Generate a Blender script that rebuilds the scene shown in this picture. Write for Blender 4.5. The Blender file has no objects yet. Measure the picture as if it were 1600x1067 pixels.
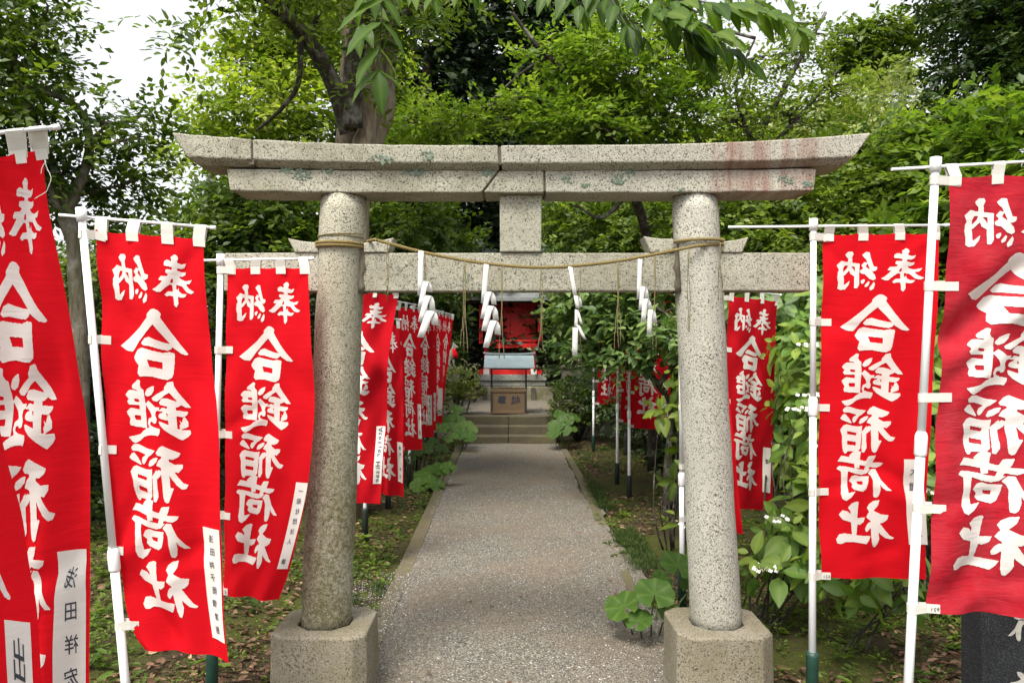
import bpy, bmesh, math, random
import numpy as np
from mathutils import Vector, Matrix
R = math.radians
PI = math.pi
rnd = random.Random(7)
rng = np.random.default_rng(11)
scene = bpy.context.scene
COL = scene.collection

# ------------------------------------------------------------------ camera, sky, sun, exposure
F_PX, CX, CY, EYE = 1244.0, 800.0, 540.0, 1.68     # 28 mm lens on the 1600 px wide frame
cam_d = bpy.data.cameras.new("camera")
cam_d.sensor_width = 36.0
cam_d.lens = 36.0 * F_PX / 1600.0
cam_d.shift_y = (CY - 533.5) / 1600.0
cam_d.clip_start, cam_d.clip_end = 0.05, 600
cam = bpy.data.objects.new("camera", cam_d)
COL.objects.link(cam)
cam.location = (0, 0, EYE)
cam.rotation_euler = (R(90), 0, 0)
scene.camera = cam

SUN_EL, SUN_AZ = R(59), R(206)                      # azimuth from +Y clockwise: behind the camera, to its left
world = bpy.data.worlds.new("World")
scene.world = world
world.use_nodes = True
wn = world.node_tree
for n in list(wn.nodes):
    wn.nodes.remove(n)
w_out = wn.nodes.new("ShaderNodeOutputWorld")
w_bg = wn.nodes.new("ShaderNodeBackground")
w_sky = wn.nodes.new("ShaderNodeTexSky")
w_sky.sky_type = 'NISHITA'
w_sky.sun_disc = False
w_sky.sun_elevation = SUN_EL
w_sky.sun_rotation = SUN_AZ
w_sky.air_density = 1.0
w_sky.dust_density = 4.0
w_hs = wn.nodes.new("ShaderNodeHueSaturation")      # thin overcast: most of the blue washed out
w_hs.inputs['Saturation'].default_value = 0.14
w_hs.inputs['Value'].default_value = 1.8
wn.links.new(w_sky.outputs[0], w_hs.inputs['Color'])
wn.links.new(w_hs.outputs[0], w_bg.inputs['Color'])
w_bg.inputs['Strength'].default_value = 0.115
wn.links.new(w_bg.outputs[0], w_out.inputs[0])

sun_d = bpy.data.lights.new("sun", 'SUN')
sun_d.energy = 2.6
sun_d.angle = R(20)
sun_d.color = (1.0, 0.93, 0.80)
sun = bpy.data.objects.new("sun", sun_d)
COL.objects.link(sun)
_sd = Vector((math.sin(SUN_AZ) * math.cos(SUN_EL), math.cos(SUN_AZ) * math.cos(SUN_EL), math.sin(SUN_EL)))
sun.rotation_euler = _sd.to_track_quat('Z', 'Y').to_euler()
sun.location = _sd * 60

scene.view_settings.view_transform = 'Standard'
scene.view_settings.look = 'None'
scene.view_settings.gamma = 1.0
scene.view_settings.exposure = 0.72
scene.render.engine = 'CYCLES'
scene.cycles.use_denoising = True
scene.cycles.max_bounces = 8
scene.cycles.diffuse_bounces = 4
scene.cycles.transmission_bounces = 4
scene.cycles.transparent_max_bounces = 8
scene.cycles.sample_clamp_indirect = 8.0

# ------------------------------------------------------------------ helpers
def at(px, py, Y):
    """the point at depth Y that the photograph shows at pixel (px, py)"""
    return Vector(((px - CX) / F_PX * Y, Y, EYE - (py - CY) / F_PX * Y))

def ground_at(px, py):
    Y = EYE * F_PX / (py - CY)
    return Vector(((px - CX) / F_PX * Y, Y, 0))

ORI = {}
def empty(name, loc, label=None, cat=None, group=None):
    o = bpy.data.objects.new(name, None)
    o.empty_display_size = 0.1
    COL.objects.link(o)
    o.location = loc
    ORI[o.name] = Vector(loc)
    tag(o, label, cat, group)
    return o

def tag(o, label=None, cat=None, group=None, kind=None):
    if label: o['label'] = label
    if cat: o['category'] = cat
    if group: o['group'] = group
    if kind: o['kind'] = kind
    return o

def link_mesh(name, me, parent=None):
    o = bpy.data.objects.new(name, me)
    COL.objects.link(o)
    if parent is not None:
        o.parent = parent
        ORI[o.name] = ORI[parent.name]
    else:
        ORI[o.name] = Vector((0, 0, 0))
    return o

def np_obj(name, V, faces, mats, parent=None, mat_idx=None, tint=None, smooth=False, origin=None):
    """faces: list of (k, n) int arrays (tris, quads, ...) or a python list of index tuples"""
    V = np.asarray(V, dtype=np.float64).reshape(-1, 3)
    o_ = ORI[parent.name] if parent is not None else (Vector(origin) if origin is not None else Vector((0, 0, 0)))
    V = V - np.array(o_)
    if len(faces) and not isinstance(faces[0], np.ndarray):
        by = [np.array(f, dtype=np.int64).reshape(1, -1) for f in faces]
        loops = np.concatenate([f.ravel() for f in by])
        totals = np.array([f.shape[1] for f in by])
    else:
        loops = np.concatenate([f.ravel() for f in faces])
        totals = np.concatenate([np.full(f.shape[0], f.shape[1]) for f in faces])
    starts = np.concatenate([[0], np.cumsum(totals)[:-1]])
    me = bpy.data.meshes.new(name)
    me.vertices.add(len(V))
    me.vertices.foreach_set('co', V.astype(np.float32).ravel())
    me.loops.add(len(loops))
    me.loops.foreach_set('vertex_index', loops.astype(np.int32))
    me.polygons.add(len(totals))
    me.polygons.foreach_set('loop_start', starts.astype(np.int32))
    me.polygons.foreach_set('loop_total', totals.astype(np.int32))
    if not isinstance(mats, (list, tuple)): mats = [mats]
    for m in mats: me.materials.append(m)
    if mat_idx is not None:
        me.polygons.foreach_set('material_index', np.asarray(mat_idx, dtype=np.int32))
    if smooth:
        me.polygons.foreach_set('use_smooth', np.ones(len(totals), dtype=bool))
    me.update(calc_edges=True)
    if tint is not None:
        a = me.attributes.new('tint', 'FLOAT', 'POINT')
        a.data.foreach_set('value', np.asarray(tint, dtype=np.float32))
    o = link_mesh(name, me, parent)
    if parent is None and origin is not None:
        o.location = origin
        ORI[o.name] = Vector(origin)
    return o

class MB:
    """collects shapes; build() links them as ONE mesh object"""
    def __init__(s):
        s.v, s.f, s.m, s.sm = [], [], [], []
        s.cur = 0
        s.smooth = False
    def _add(s, vs, fs, smooth=None):
        b = len(s.v)
        s.v += [tuple(p) for p in vs]
        for f in fs:
            s.f.append(tuple(b + i for i in f)); s.m.append(s.cur)
            s.sm.append(s.smooth if smooth is None else smooth)
    def box(s, lo, hi, rz=0, jit=0):
        x0, y0, z0 = lo; x1, y1, z1 = hi
        vs = [Vector(p) for p in ((x0,y0,z0),(x1,y0,z0),(x1,y1,z0),(x0,y1,z0),(x0,y0,z1),(x1,y0,z1),(x1,y1,z1),(x0,y1,z1))]
        if rz:
            c = Vector(((x0+x1)/2, (y0+y1)/2, 0)); M_ = Matrix.Rotation(rz, 3, 'Z')
            vs = [M_ @ (p - c) + c for p in vs]
        if jit: vs = [p + Vector((rnd.uniform(-jit,jit), rnd.uniform(-jit,jit), rnd.uniform(-jit,jit))) for p in vs]
        s._add(vs, [(0,3,2,1),(4,5,6,7),(0,1,5,4),(1,2,6,5),(2,3,7,6),(3,0,4,7)], False)
        return s
    def loft(s, rings, cap=True, closed=True, smooth=None):
        n = len(rings[0]); vs = [p for r in rings for p in r]; fs = []
        for i in range(len(rings) - 1):
            for k in range(n if closed else n - 1):
                a, b = i*n + k, i*n + (k+1) % n
                fs.append((a, b, b + n, a + n))
        b0 = len(s.v)
        s._add(vs, fs, smooth)
        if cap and closed:
            for f in (tuple(range(n))[::-1], tuple((len(rings)-1)*n + k for k in range(n))):
                s.f.append(tuple(b0 + i for i in f)); s.m.append(s.cur); s.sm.append(False)
        return s
    def tube(s, pts, r, n=8, cap=True, smooth=True):
        pts = [Vector(p) for p in pts]
        rs = r if isinstance(r, (list, tuple)) else [r] * len(pts)
        rings = []; up = None
        for i, p in enumerate(pts):
            t = (pts[min(i+1, len(pts)-1)] - pts[max(i-1, 0)]).normalized()
            if up is None:
                up = Vector((0,0,1)) if abs(t.z) < .9 else Vector((1,0,0))
            a = t.cross(up)
            if a.length < 1e-6: a = t.orthogonal()
            a.normalize(); b = t.cross(a).normalized(); up = -b if False else a.cross(t)
            rings.append([p + (a*math.cos(2*PI*k/n) + b*math.sin(2*PI*k/n)) * rs[i] for k in range(n)])
        return s.loft(rings, cap, True, smooth)
    def lathe(s, c, prof, n=24, smooth=True):
        c = Vector(c)
        rings = [[c + Vector((r*math.cos(2*PI*k/n), r*math.sin(2*PI*k/n), z)) for k in range(n)] for r, z in prof]
        return s.loft(rings, True, True, smooth)
    def prism(s, outline, y0, y1):
        """outline in (x, z), extruded along y"""
        return s.loft([[Vector((x, y0, z)) for x, z in outline], [Vector((x, y1, z)) for x, z in outline]], True, True, False)
    def build(s, name, mats, parent=None, bevel=0, origin=None, seg=2):
        if not isinstance(mats, (list, tuple)): mats = [mats]
        o_ = ORI[parent.name] if parent is not None else Vector(origin or (0,0,0))
        me = bpy.data.meshes.new(name)
        me.from_pydata([Vector(p) - o_ for p in s.v], [], s.f)
        for m in mats: me.materials.append(m)
        me.polygons.foreach_set('material_index', s.m)
        me.polygons.foreach_set('use_smooth', s.sm)
        bm = bmesh.new(); bm.from_mesh(me)
        bmesh.ops.recalc_face_normals(bm, faces=bm.faces)
        bm.to_mesh(me); bm.free()
        me.update()
        o = link_mesh(name, me, parent)
        if parent is None and origin is not None:
            o.location = origin; ORI[o.name] = Vector(origin)
        if bevel:
            b = o.modifiers.new('bevel', 'BEVEL'); b.width = bevel; b.segments = seg; b.limit_method = 'ANGLE'; b.angle_limit = R(35)
        return o

def spline(pts, n):
    """Catmull-Rom through pts, n samples"""
    P = np.array([list(p) for p in pts], dtype=float)
    P = np.vstack([2*P[0]-P[1], P, 2*P[-1]-P[-2]])
    out = []
    m = len(P) - 3
    for t in np.linspace(0, m - 1e-6, n):
        i = int(t); f = t - i
        a, b, c, d = P[i:i+4]
        out.append(.5*((2*b) + (-a+c)*f + (2*a-5*b+4*c-d)*f*f + (-a+3*b-3*c+d)*f**3))
    return np.array(out)

# ------------------------------------------------------------------ materials
class NT:
    def __init__(s, name):
        s.m = bpy.data.materials.new(name); s.m.use_nodes = True
        s.t = s.m.node_tree; s.n = s.t.nodes; s.l = s.t.links
        s.b = s.n['Principled BSDF']; s.out = s.n['Material Output']
        s._co = None
    def node(s, typ, **kw):
        x = s.n.new(typ)
        for k, v in kw.items(): setattr(x, k, v)
        return x
    def co(s):
        if s._co is None: s._co = s.node('ShaderNodeTexCoord').outputs['Object']
        return s._co
    def mapping(s, scale=(1,1,1), loc=(0,0,0)):
        mp = s.node('ShaderNodeMapping'); s.l.new(s.co(), mp.inputs[0])
        mp.inputs['Scale'].default_value = scale; mp.inputs['Location'].default_value = loc
        return mp.outputs[0]
    def noise(s, scale, detail=4, rough=.6, vec=None, dist=0, col=False):
        x = s.node('ShaderNodeTexNoise'); s.l.new(vec or s.co(), x.inputs['Vector'])
        x.inputs['Scale'].default_value = scale; x.inputs['Detail'].default_value = detail
        x.inputs['Roughness'].default_value = rough; x.inputs['Distortion'].default_value = dist
        return x.outputs['Color' if col else 'Fac']
    def voro(s, scale, feature='F1', out='Distance', vec=None, rand=1.0):
        x = s.node('ShaderNodeTexVoronoi', feature=feature); s.l.new(vec or s.co(), x.inputs['Vector'])
        x.inputs['Scale'].default_value = scale; x.inputs['Randomness'].default_value = rand
        return x.outputs[out]
    def ramp(s, fac, stops, interp='LINEAR'):
        x = s.node('ShaderNodeValToRGB'); s.l.new(fac, x.inputs[0]); cr = x.color_ramp; cr.interpolation = interp
        while len(cr.elements) < len(stops): cr.elements.new(.5)
        for e, (p, c) in zip(cr.elements, stops):
            e.position = p; e.color = (*c, 1) if not isinstance(c, (int, float)) else (c, c, c, 1)
        return x.outputs[0]
    def mix(s, fac, a, b, mode='MIX'):
        x = s.node('ShaderNodeMix', data_type='RGBA', blend_type=mode)
        for sock, val in ((x.inputs[0], fac), (x.inputs[6], a), (x.inputs[7], b)):
            if isinstance(val, bpy.types.NodeSocket): s.l.new(val, sock)
            elif isinstance(val, (int, float)): sock.default_value = val
            else: sock.default_value = (*val, 1)
        return x.outputs[2]
    def math(s, op, a, b=None):
        x = s.node('ShaderNodeMath', operation=op)
        for i, val in enumerate((a, b)):
            if val is None: continue
            if isinstance(val, bpy.types.NodeSocket): s.l.new(val, x.inputs[i])
            else: x.inputs[i].default_value = val
        return x.outputs[0]
    def bump(s, h, strength=.4, dist=.01):
        x = s.node('ShaderNodeBump'); s.l.new(h, x.inputs['Height'])
        x.inputs['Strength'].default_value = strength; x.inputs['Distance'].default_value = dist
        s.l.new(x.outputs[0], s.b.inputs['Normal']); return x.outputs[0]
    def base(s, c):
        if isinstance(c, bpy.types.NodeSocket): s.l.new(c, s.b.inputs['Base Color'])
        else: s.b.inputs['Base Color'].default_value = (*c, 1)
    def rough(s, r, spec=None):
        s.b.inputs['Roughness'].default_value = r
        if spec is not None: s.b.inputs['Specular IOR Level'].default_value = spec
    def z(s):
        x = s.node('ShaderNodeSeparateXYZ'); s.l.new(s.co(), x.inputs[0]); return x.outputs

def granite(name, base=(.47,.455,.375), speck=(.075,.068,.055), moss=0.0, rust=None, lichen=False, mossz=None, sc=1.0):
    t = NT(name)
    big = t.noise(3.0, 4, .6)
    c = t.mix(t.ramp(big, [(.3, 0), (.7, 1)]), tuple(x*.82 for x in base), tuple(min(1,x*1.12) for x in base))
    fine = t.noise(230*sc, 2, .6)
    c = t.mix(t.ramp(fine, [(.38, 1), (.5, 0)]), c, tuple(x*.55 for x in base))
    if moss:
        mz = t.noise(2.6, 5, .7)
        f = t.ramp(mz, [(.42, 0), (.62, 1)])
        if mossz:
            zz = t.node('ShaderNodeMapRange'); t.l.new(t.z()[2], zz.inputs[0])
            zz.inputs[1].default_value = mossz[0]; zz.inputs[2].default_value = mossz[1]
            zz.inputs[3].default_value = 1.0; zz.inputs[4].default_value = 0.0
            f = t.math('MULTIPLY', t.math('ADD', t.math('MULTIPLY', f, .55), t.ramp(t.noise(55, 3, .7), [(.40, .15), (.60, .75)])), zz.outputs[0])
        f = t.math('MULTIPLY', f, moss)
        c = t.mix(f, c, t.mix(t.noise(120, 3), (.05,.046,.018), (.21,.185,.09)))
    sp = t.noise(135*sc, 2.5, .62, dist=.9)
    dens = t.math('MULTIPLY_ADD', t.noise(6, 3), -.12); dens.node.inputs[2].default_value = .06
    sp2 = t.math('ADD', sp, dens)
    c = t.mix(t.ramp(sp2, [(.385, 1), (.455, 0)]), c, speck)
    if lichen:
        v = t.voro(5.0); n = t.noise(26, 4, .7)
        f = t.ramp(t.math('ADD', v, t.math('MULTIPLY', n, .32)), [(.26, 1), (.30, 0)])
        f = t.math('MULTIPLY', f, t.ramp(t.noise(70, 3), [(.42, 0), (.55, 1)]))
        c = t.mix(t.math('MULTIPLY', f, .9), c, (.11,.155,.115))
    if rust:
        vec = t.mapping((9, 1, .9)); n = t.noise(1.0, 4, .6, vec)
        x = t.node('ShaderNodeMapRange', interpolation_type='SMOOTHSTEP'); t.l.new(t.z()[0], x.inputs[0])
        x.inputs[1].default_value = rust[0]; x.inputs[2].default_value = rust[0] + .12
        x2 = t.node('ShaderNodeMapRange', interpolation_type='SMOOTHSTEP'); t.l.new(t.z()[0], x2.inputs[0])
        x2.inputs[1].default_value = rust[1] - .12; x2.inputs[2].default_value = rust[1]
        x2.inputs[3].default_value = 1; x2.inputs[4].default_value = 0
        f = t.math('MULTIPLY', t.math('MULTIPLY', x.outputs[0], x2.outputs[0]), t.ramp(n, [(.40, 0), (.60, 1)]))
        c = t.mix(t.math('MULTIPLY', f, .78), c, (.20,.085,.065))
    t.base(c); t.rough(.9, .25)
    h = t.math('ADD', t.math('MULTIPLY', sp, 1.0), t.math('MULTIPLY', fine, .5))
    t.bump(h, .55, .006)
    return t.m

def leafmat(name, stops, trans=.45, rough=.45, tr_boost=(1.15, 1.25, .55), spec=.4):
    t = NT(name)
    a = t.node('ShaderNodeAttribute', attribute_name='tint')
    c = t.ramp(a.outputs['Fac'], stops)
    t.base(c); t.rough(rough, spec)
    tr = t.node('ShaderNodeBsdfTranslucent')
    g = t.mix(1.0, c, tr_boost, 'MULTIPLY'); t.l.new(g, tr.inputs[0])
    mx = t.node('ShaderNodeMixShader'); mx.inputs[0].default_value = trans
    t.l.new(t.b.outputs[0], mx.inputs[1]); t.l.new(tr.outputs[0], mx.inputs[2])
    t.l.new(mx.outputs[0], t.out.inputs[0])
    return t.m

def plain(name, col, rough=.6, var=.12, scale=12, bump=0, metal=0, bscale=80, spec=None):
    t = NT(name)
    n = t.noise(scale, 4)
    t.base(t.mix(n, tuple(max(0, x*(1-var*1.6)) for x in col), tuple(min(1, x*(1+var*1.6)) for x in col)))
    t.rough(rough, spec); t.b.inputs['Metallic'].default_value = metal
    if bump: t.bump(t.noise(bscale, 3), bump, .004)
    return t.m

def cloth(name, col, trans=.35, fade=None, crease=.25):
    t = NT(name)
    n = t.noise(5, 4)
    c = t.mix(n, tuple(x*.9 for x in col), tuple(min(1, x*1.06) for x in col))
    if fade: c = t.mix(t.math('MULTIPLY', t.ramp(t.noise(9, 5, .65), [(.35, 0), (.75, 1)]), .5), c, fade)
    t.base(c); t.rough(.85, .15)
    wv = t.noise(420, 2, .5)
    cr = t.noise(1.0, 4, .6, t.mapping((6, 6, 34)), dist=.6)
    h = t.math('ADD', t.math('MULTIPLY', wv, .12), cr)
    bn = t.bump(h, crease, .012)
    tr = t.node('ShaderNodeBsdfTranslucent'); t.l.new(c, tr.inputs[0])
    mx = t.node('ShaderNodeMixShader'); mx.inputs[0].default_value = trans
    t.l.new(t.b.outputs[0], mx.inputs[1]); t.l.new(tr.outputs[0], mx.inputs[2]); t.l.new(mx.outputs[0], t.out.inputs[0])
    return t.m

def bark(name, a=(.09,.07,.05), b=(.24,.20,.15), sc=1.0, moss=.0):
    t = NT(name)
    n = t.noise(5*sc, 6, .7, t.mapping((4, 4, .7)), dist=.5)
    c = t.mix(t.ramp(n, [(.3, 0), (.7, 1)]), a, b)
    c = t.mix(t.ramp(t.noise(7, 5, .7), [(.5, 0), (.72, .8)]), c, (.30,.29,.25))
    if moss: c = t.mix(t.math('MULTIPLY', t.ramp(t.noise(4, 4), [(.45, 0), (.6, 1)]), moss), c, (.06,.08,.02))
    t.base(c); t.rough(.92, .2); t.bump(n, .8, .03)
    return t.m

M = {}
M['granite'] = granite('granite', moss=.3)
M['granite_lichen'] = granite('granite_lichen', base=(.44,.425,.345), moss=.4, lichen=True)
M['granite_rust'] = granite('granite_rust', base=(.46,.44,.37), lichen=True, rust=(.83, 1.46))
M['granite_mossy'] = granite('granite_mossy', base=(.44,.42,.33), moss=.9, mossz=(.9, 2.3))
M['granite_lit'] = granite('granite_lit', base=(.50,.485,.415), moss=.3, mossz=(.30, .75))  # right pillar: light from the right painted in as a paler base
M['plinth_stone'] = granite('plinth_stone', base=(.29,.26,.20), speck=(.075,.06,.045), moss=.55, sc=.85)
M['grey_stone'] = granite('grey_stone', base=(.42,.43,.40), moss=.35, sc=.5)
M['mossy_wall'] = granite('mossy_wall', base=(.28,.265,.205), moss=.9, sc=.4)
M['step_stone'] = granite('step_stone', base=(.105,.085,.058), moss=.85, sc=.5)
M['dark_stone'] = granite('dark_stone', base=(.07,.065,.055), moss=.5, sc=.4)
M['black_granite'] = granite('black_granite', base=(.030,.032,.034), speck=(.11,.115,.12), sc=2.0)
M['lichen'] = plain('lichen', (.135,.18,.135), .95, .3, 90)
M['mortar'] = plain('mortar', (.10,.085,.06), .95, .3, 60, .5)
M['red_cloth'] = cloth('red_cloth', (.66,.004,.012))
M['red_faded'] = cloth('red_faded', (.45,.012,.026), fade=(.50,.065,.08), crease=.5)
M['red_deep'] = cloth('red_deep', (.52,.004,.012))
M['letter'] = cloth('letter', (.80,.79,.75), trans=.3)
M['tab'] = cloth('tab', (.74,.72,.66), trans=.25)
M['paper'] = cloth('paper', (.74,.72,.68), trans=.15, crease=.15)
M['shide_paper'] = cloth('shide_paper', (.83,.83,.82), trans=.35, crease=.05)
M['ink'] = plain('ink', (.03,.035,.05), .8, .2, 20)
M['pole'] = plain('pole', (.78,.79,.80), .35, .03, 6)
M['socket'] = plain('socket', (.012,.045,.032), .45, .5, 14)
M['socket_dark'] = plain('socket_dark', (.012,.018,.014), .6, .4, 14)
M['rope'] = plain('rope', (.20,.15,.05), .85, .35, 160, .6, bscale=300)
M['cord'] = plain('cord', (.17,.14,.06), .85, .3, 90, .3, bscale=300)
M['bark_main'] = bark('bark_main', (.085,.062,.042), (.33,.27,.19))
M['bark_dark'] = bark('bark_dark', (.020,.017,.013), (.07,.058,.045), 2)
M['bark_plum'] = bark('bark_plum', (.018,.015,.012), (.06,.05,.042), 3, .4)
M['bark_cedar'] = bark('bark_cedar', (.07,.045,.03), (.17,.11,.075), 1)
M['bark_left'] = bark('bark_left', (.06,.05,.035), (.20,.17,.125), 2, .35)
M['shrine_red'] = plain('shrine_red', (.74,.014,.012), .5, .12, 8)
M['shrine_dark'] = plain('shrine_dark', (.045,.006,.006), .7, .2, 8)
M['white_fit'] = plain('white_fit', (.8,.8,.78), .5, .03, 8)
M['brass'] = plain('brass', (.55,.40,.12), .35, .1, 30, metal=.9)
M['roof_metal'] = plain('roof_metal', (.21,.225,.22), .5, .25, 9, .15, metal=.25)
M['canopy_metal'] = plain('canopy_metal', (.25,.31,.33), .35, .18, 9, metal=.4)
M['iron'] = plain('iron', (.035,.028,.022), .6, .3, 20)
t = NT('box_wood')
_n = t.noise(4, 5, .65, t.mapping((1.2, 1.2, 22)), dist=.4)
t.base(t.mix(_n, (.085,.055,.032), (.24,.165,.10))); t.rough(.8, .2); t.bump(_n, .3, .006)
M['box_wood'] = t.m
M['fox_stone'] = granite('fox_stone', base=(.24,.225,.19), moss=.5)
M['white_petal'] = plain('white_petal', (.80,.81,.76), .6, .05, 20)
M['flower_bud'] = plain('flower_bud', (.42,.45,.26), .7, .2, 40)
M['white_carve'] = plain('white_carve', (.58,.55,.48), .9, .25, 40, .5)

# gravel
t = NT('gravel')
v1 = t.voro(115, out='Color'); v1d = t.voro(115); bw = t.node('ShaderNodeRGBToBW'); t.l.new(v1, bw.inputs[0])
stone = t.ramp(bw.outputs[0], [(.05, (.032,.033,.031)), (.35, (.105,.101,.09)), (.62, (.195,.184,.157)), (.95, (.42,.39,.325))])
dirt = t.mix(t.noise(30, 4), (.15,.11,.074), (.255,.196,.136))
patch = t.math('MULTIPLY', t.ramp(t.noise(1.3, 5, .66), [(.36, 0), (.60, 1)]), .92)
edge = t.math('MULTIPLY', t.ramp(t.noise(60, 3), [(.4, .3), (.6, 1)]), patch)
c = t.mix(edge, stone, dirt)
c = t.mix(t.ramp(t.noise(.8, 4), [(.3, .28), (.7, 0)]), c, (.07,.07,.06))
t.base(c); t.rough(.95, .2)
t.bump(t.math('ADD', t.math('MULTIPLY', v1d, -.9), t.noise(40, 3)), .8, .012)
M['gravel'] = t.m
# forest floor
t = NT('forest_floor')
n1 = t.noise(1.3, 6, .68); n2 = t.noise(22, 5, .7)
soil = t.mix(n2, (.022,.015,.010), (.095,.066,.042))  # soil tones lowered to stand in for shade from the canopy
mossc = t.mix(t.noise(60, 4, .7), (.022,.030,.006), (.115,.130,.026))
f = t.ramp(t.math('ADD', t.math('MULTIPLY', n1, .7), t.math('MULTIPLY', n2, .3)), [(.43, 0), (.56, 1)])
t.base(t.mix(f, soil, mossc)); t.rough(.95, .15)
t.bump(t.math('ADD', n2, t.noise(90, 3)), .9, .03)
M['floor'] = t.m
M['kerb_stone'] = granite('kerb_stone', base=(.135,.108,.075), moss=.9, sc=.7)

def ramp3(a, b, c): return [(0.0, a), (.5, b), (1.0, c)]
M['leaf_mid'] = leafmat('leaf_mid', ramp3((.038,.072,.010), (.104,.162,.020), (.215,.28,.038)))
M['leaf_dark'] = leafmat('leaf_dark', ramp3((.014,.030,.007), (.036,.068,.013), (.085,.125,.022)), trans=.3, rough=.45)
M['leaf_bright'] = leafmat('leaf_bright', ramp3((.085,.14,.012), (.21,.29,.025), (.36,.41,.06)), trans=.55)
M['leaf_maple'] = leafmat('leaf_maple', ramp3((.05,.10,.012), (.128,.205,.022), (.25,.33,.045)), trans=.55)
M['leaf_conifer'] = leafmat('leaf_conifer', ramp3((.006,.014,.006), (.016,.033,.011), (.036,.06,.015)), trans=.12, rough=.6)
M['leaf_hazy'] = leafmat('leaf_hazy', ramp3((.11,.15,.05), (.21,.26,.08), (.34,.36,.14)), trans=.4)  # paleness of distant haze put into the leaf colour
M['leaf_plum'] = leafmat('leaf_plum', ramp3((.05,.10,.03), (.11,.19,.055), (.20,.28,.09)), trans=.4)
M['leaf_hydrangea'] = leafmat('leaf_hydrangea', ramp3((.05,.115,.015), (.105,.20,.028), (.24,.33,.05)), trans=.38, rough=.5)
M['leaf_big'] = leafmat('leaf_big', ramp3((.022,.055,.008), (.062,.125,.016), (.15,.22,.035)), trans=.5, rough=.5, spec=.28)
M['leaf_butterbur'] = leafmat('leaf_butterbur', ramp3((.022,.060,.008), (.055,.118,.014), (.14,.21,.03)), trans=.35, rough=.5, spec=.3)
M['leaf_azalea'] = leafmat('leaf_azalea', ramp3((.03,.06,.008), (.085,.12,.014), (.19,.20,.03)), trans=.3)
M['leaf_dead'] = leafmat('leaf_dead', [(0, (.05,.026,.014)), (.4, (.14,.075,.04)), (.75, (.26,.16,.10)), (1, (.36,.27,.15))], trans=.12, rough=.8, tr_boost=(1,.8,.5))
M['weed'] = leafmat('weed', ramp3((.035,.075,.01), (.09,.15,.02), (.19,.26,.03)), trans=.4)
M['stem'] = plain('stem', (.09,.12,.04), .7, .2, 20)

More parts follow.
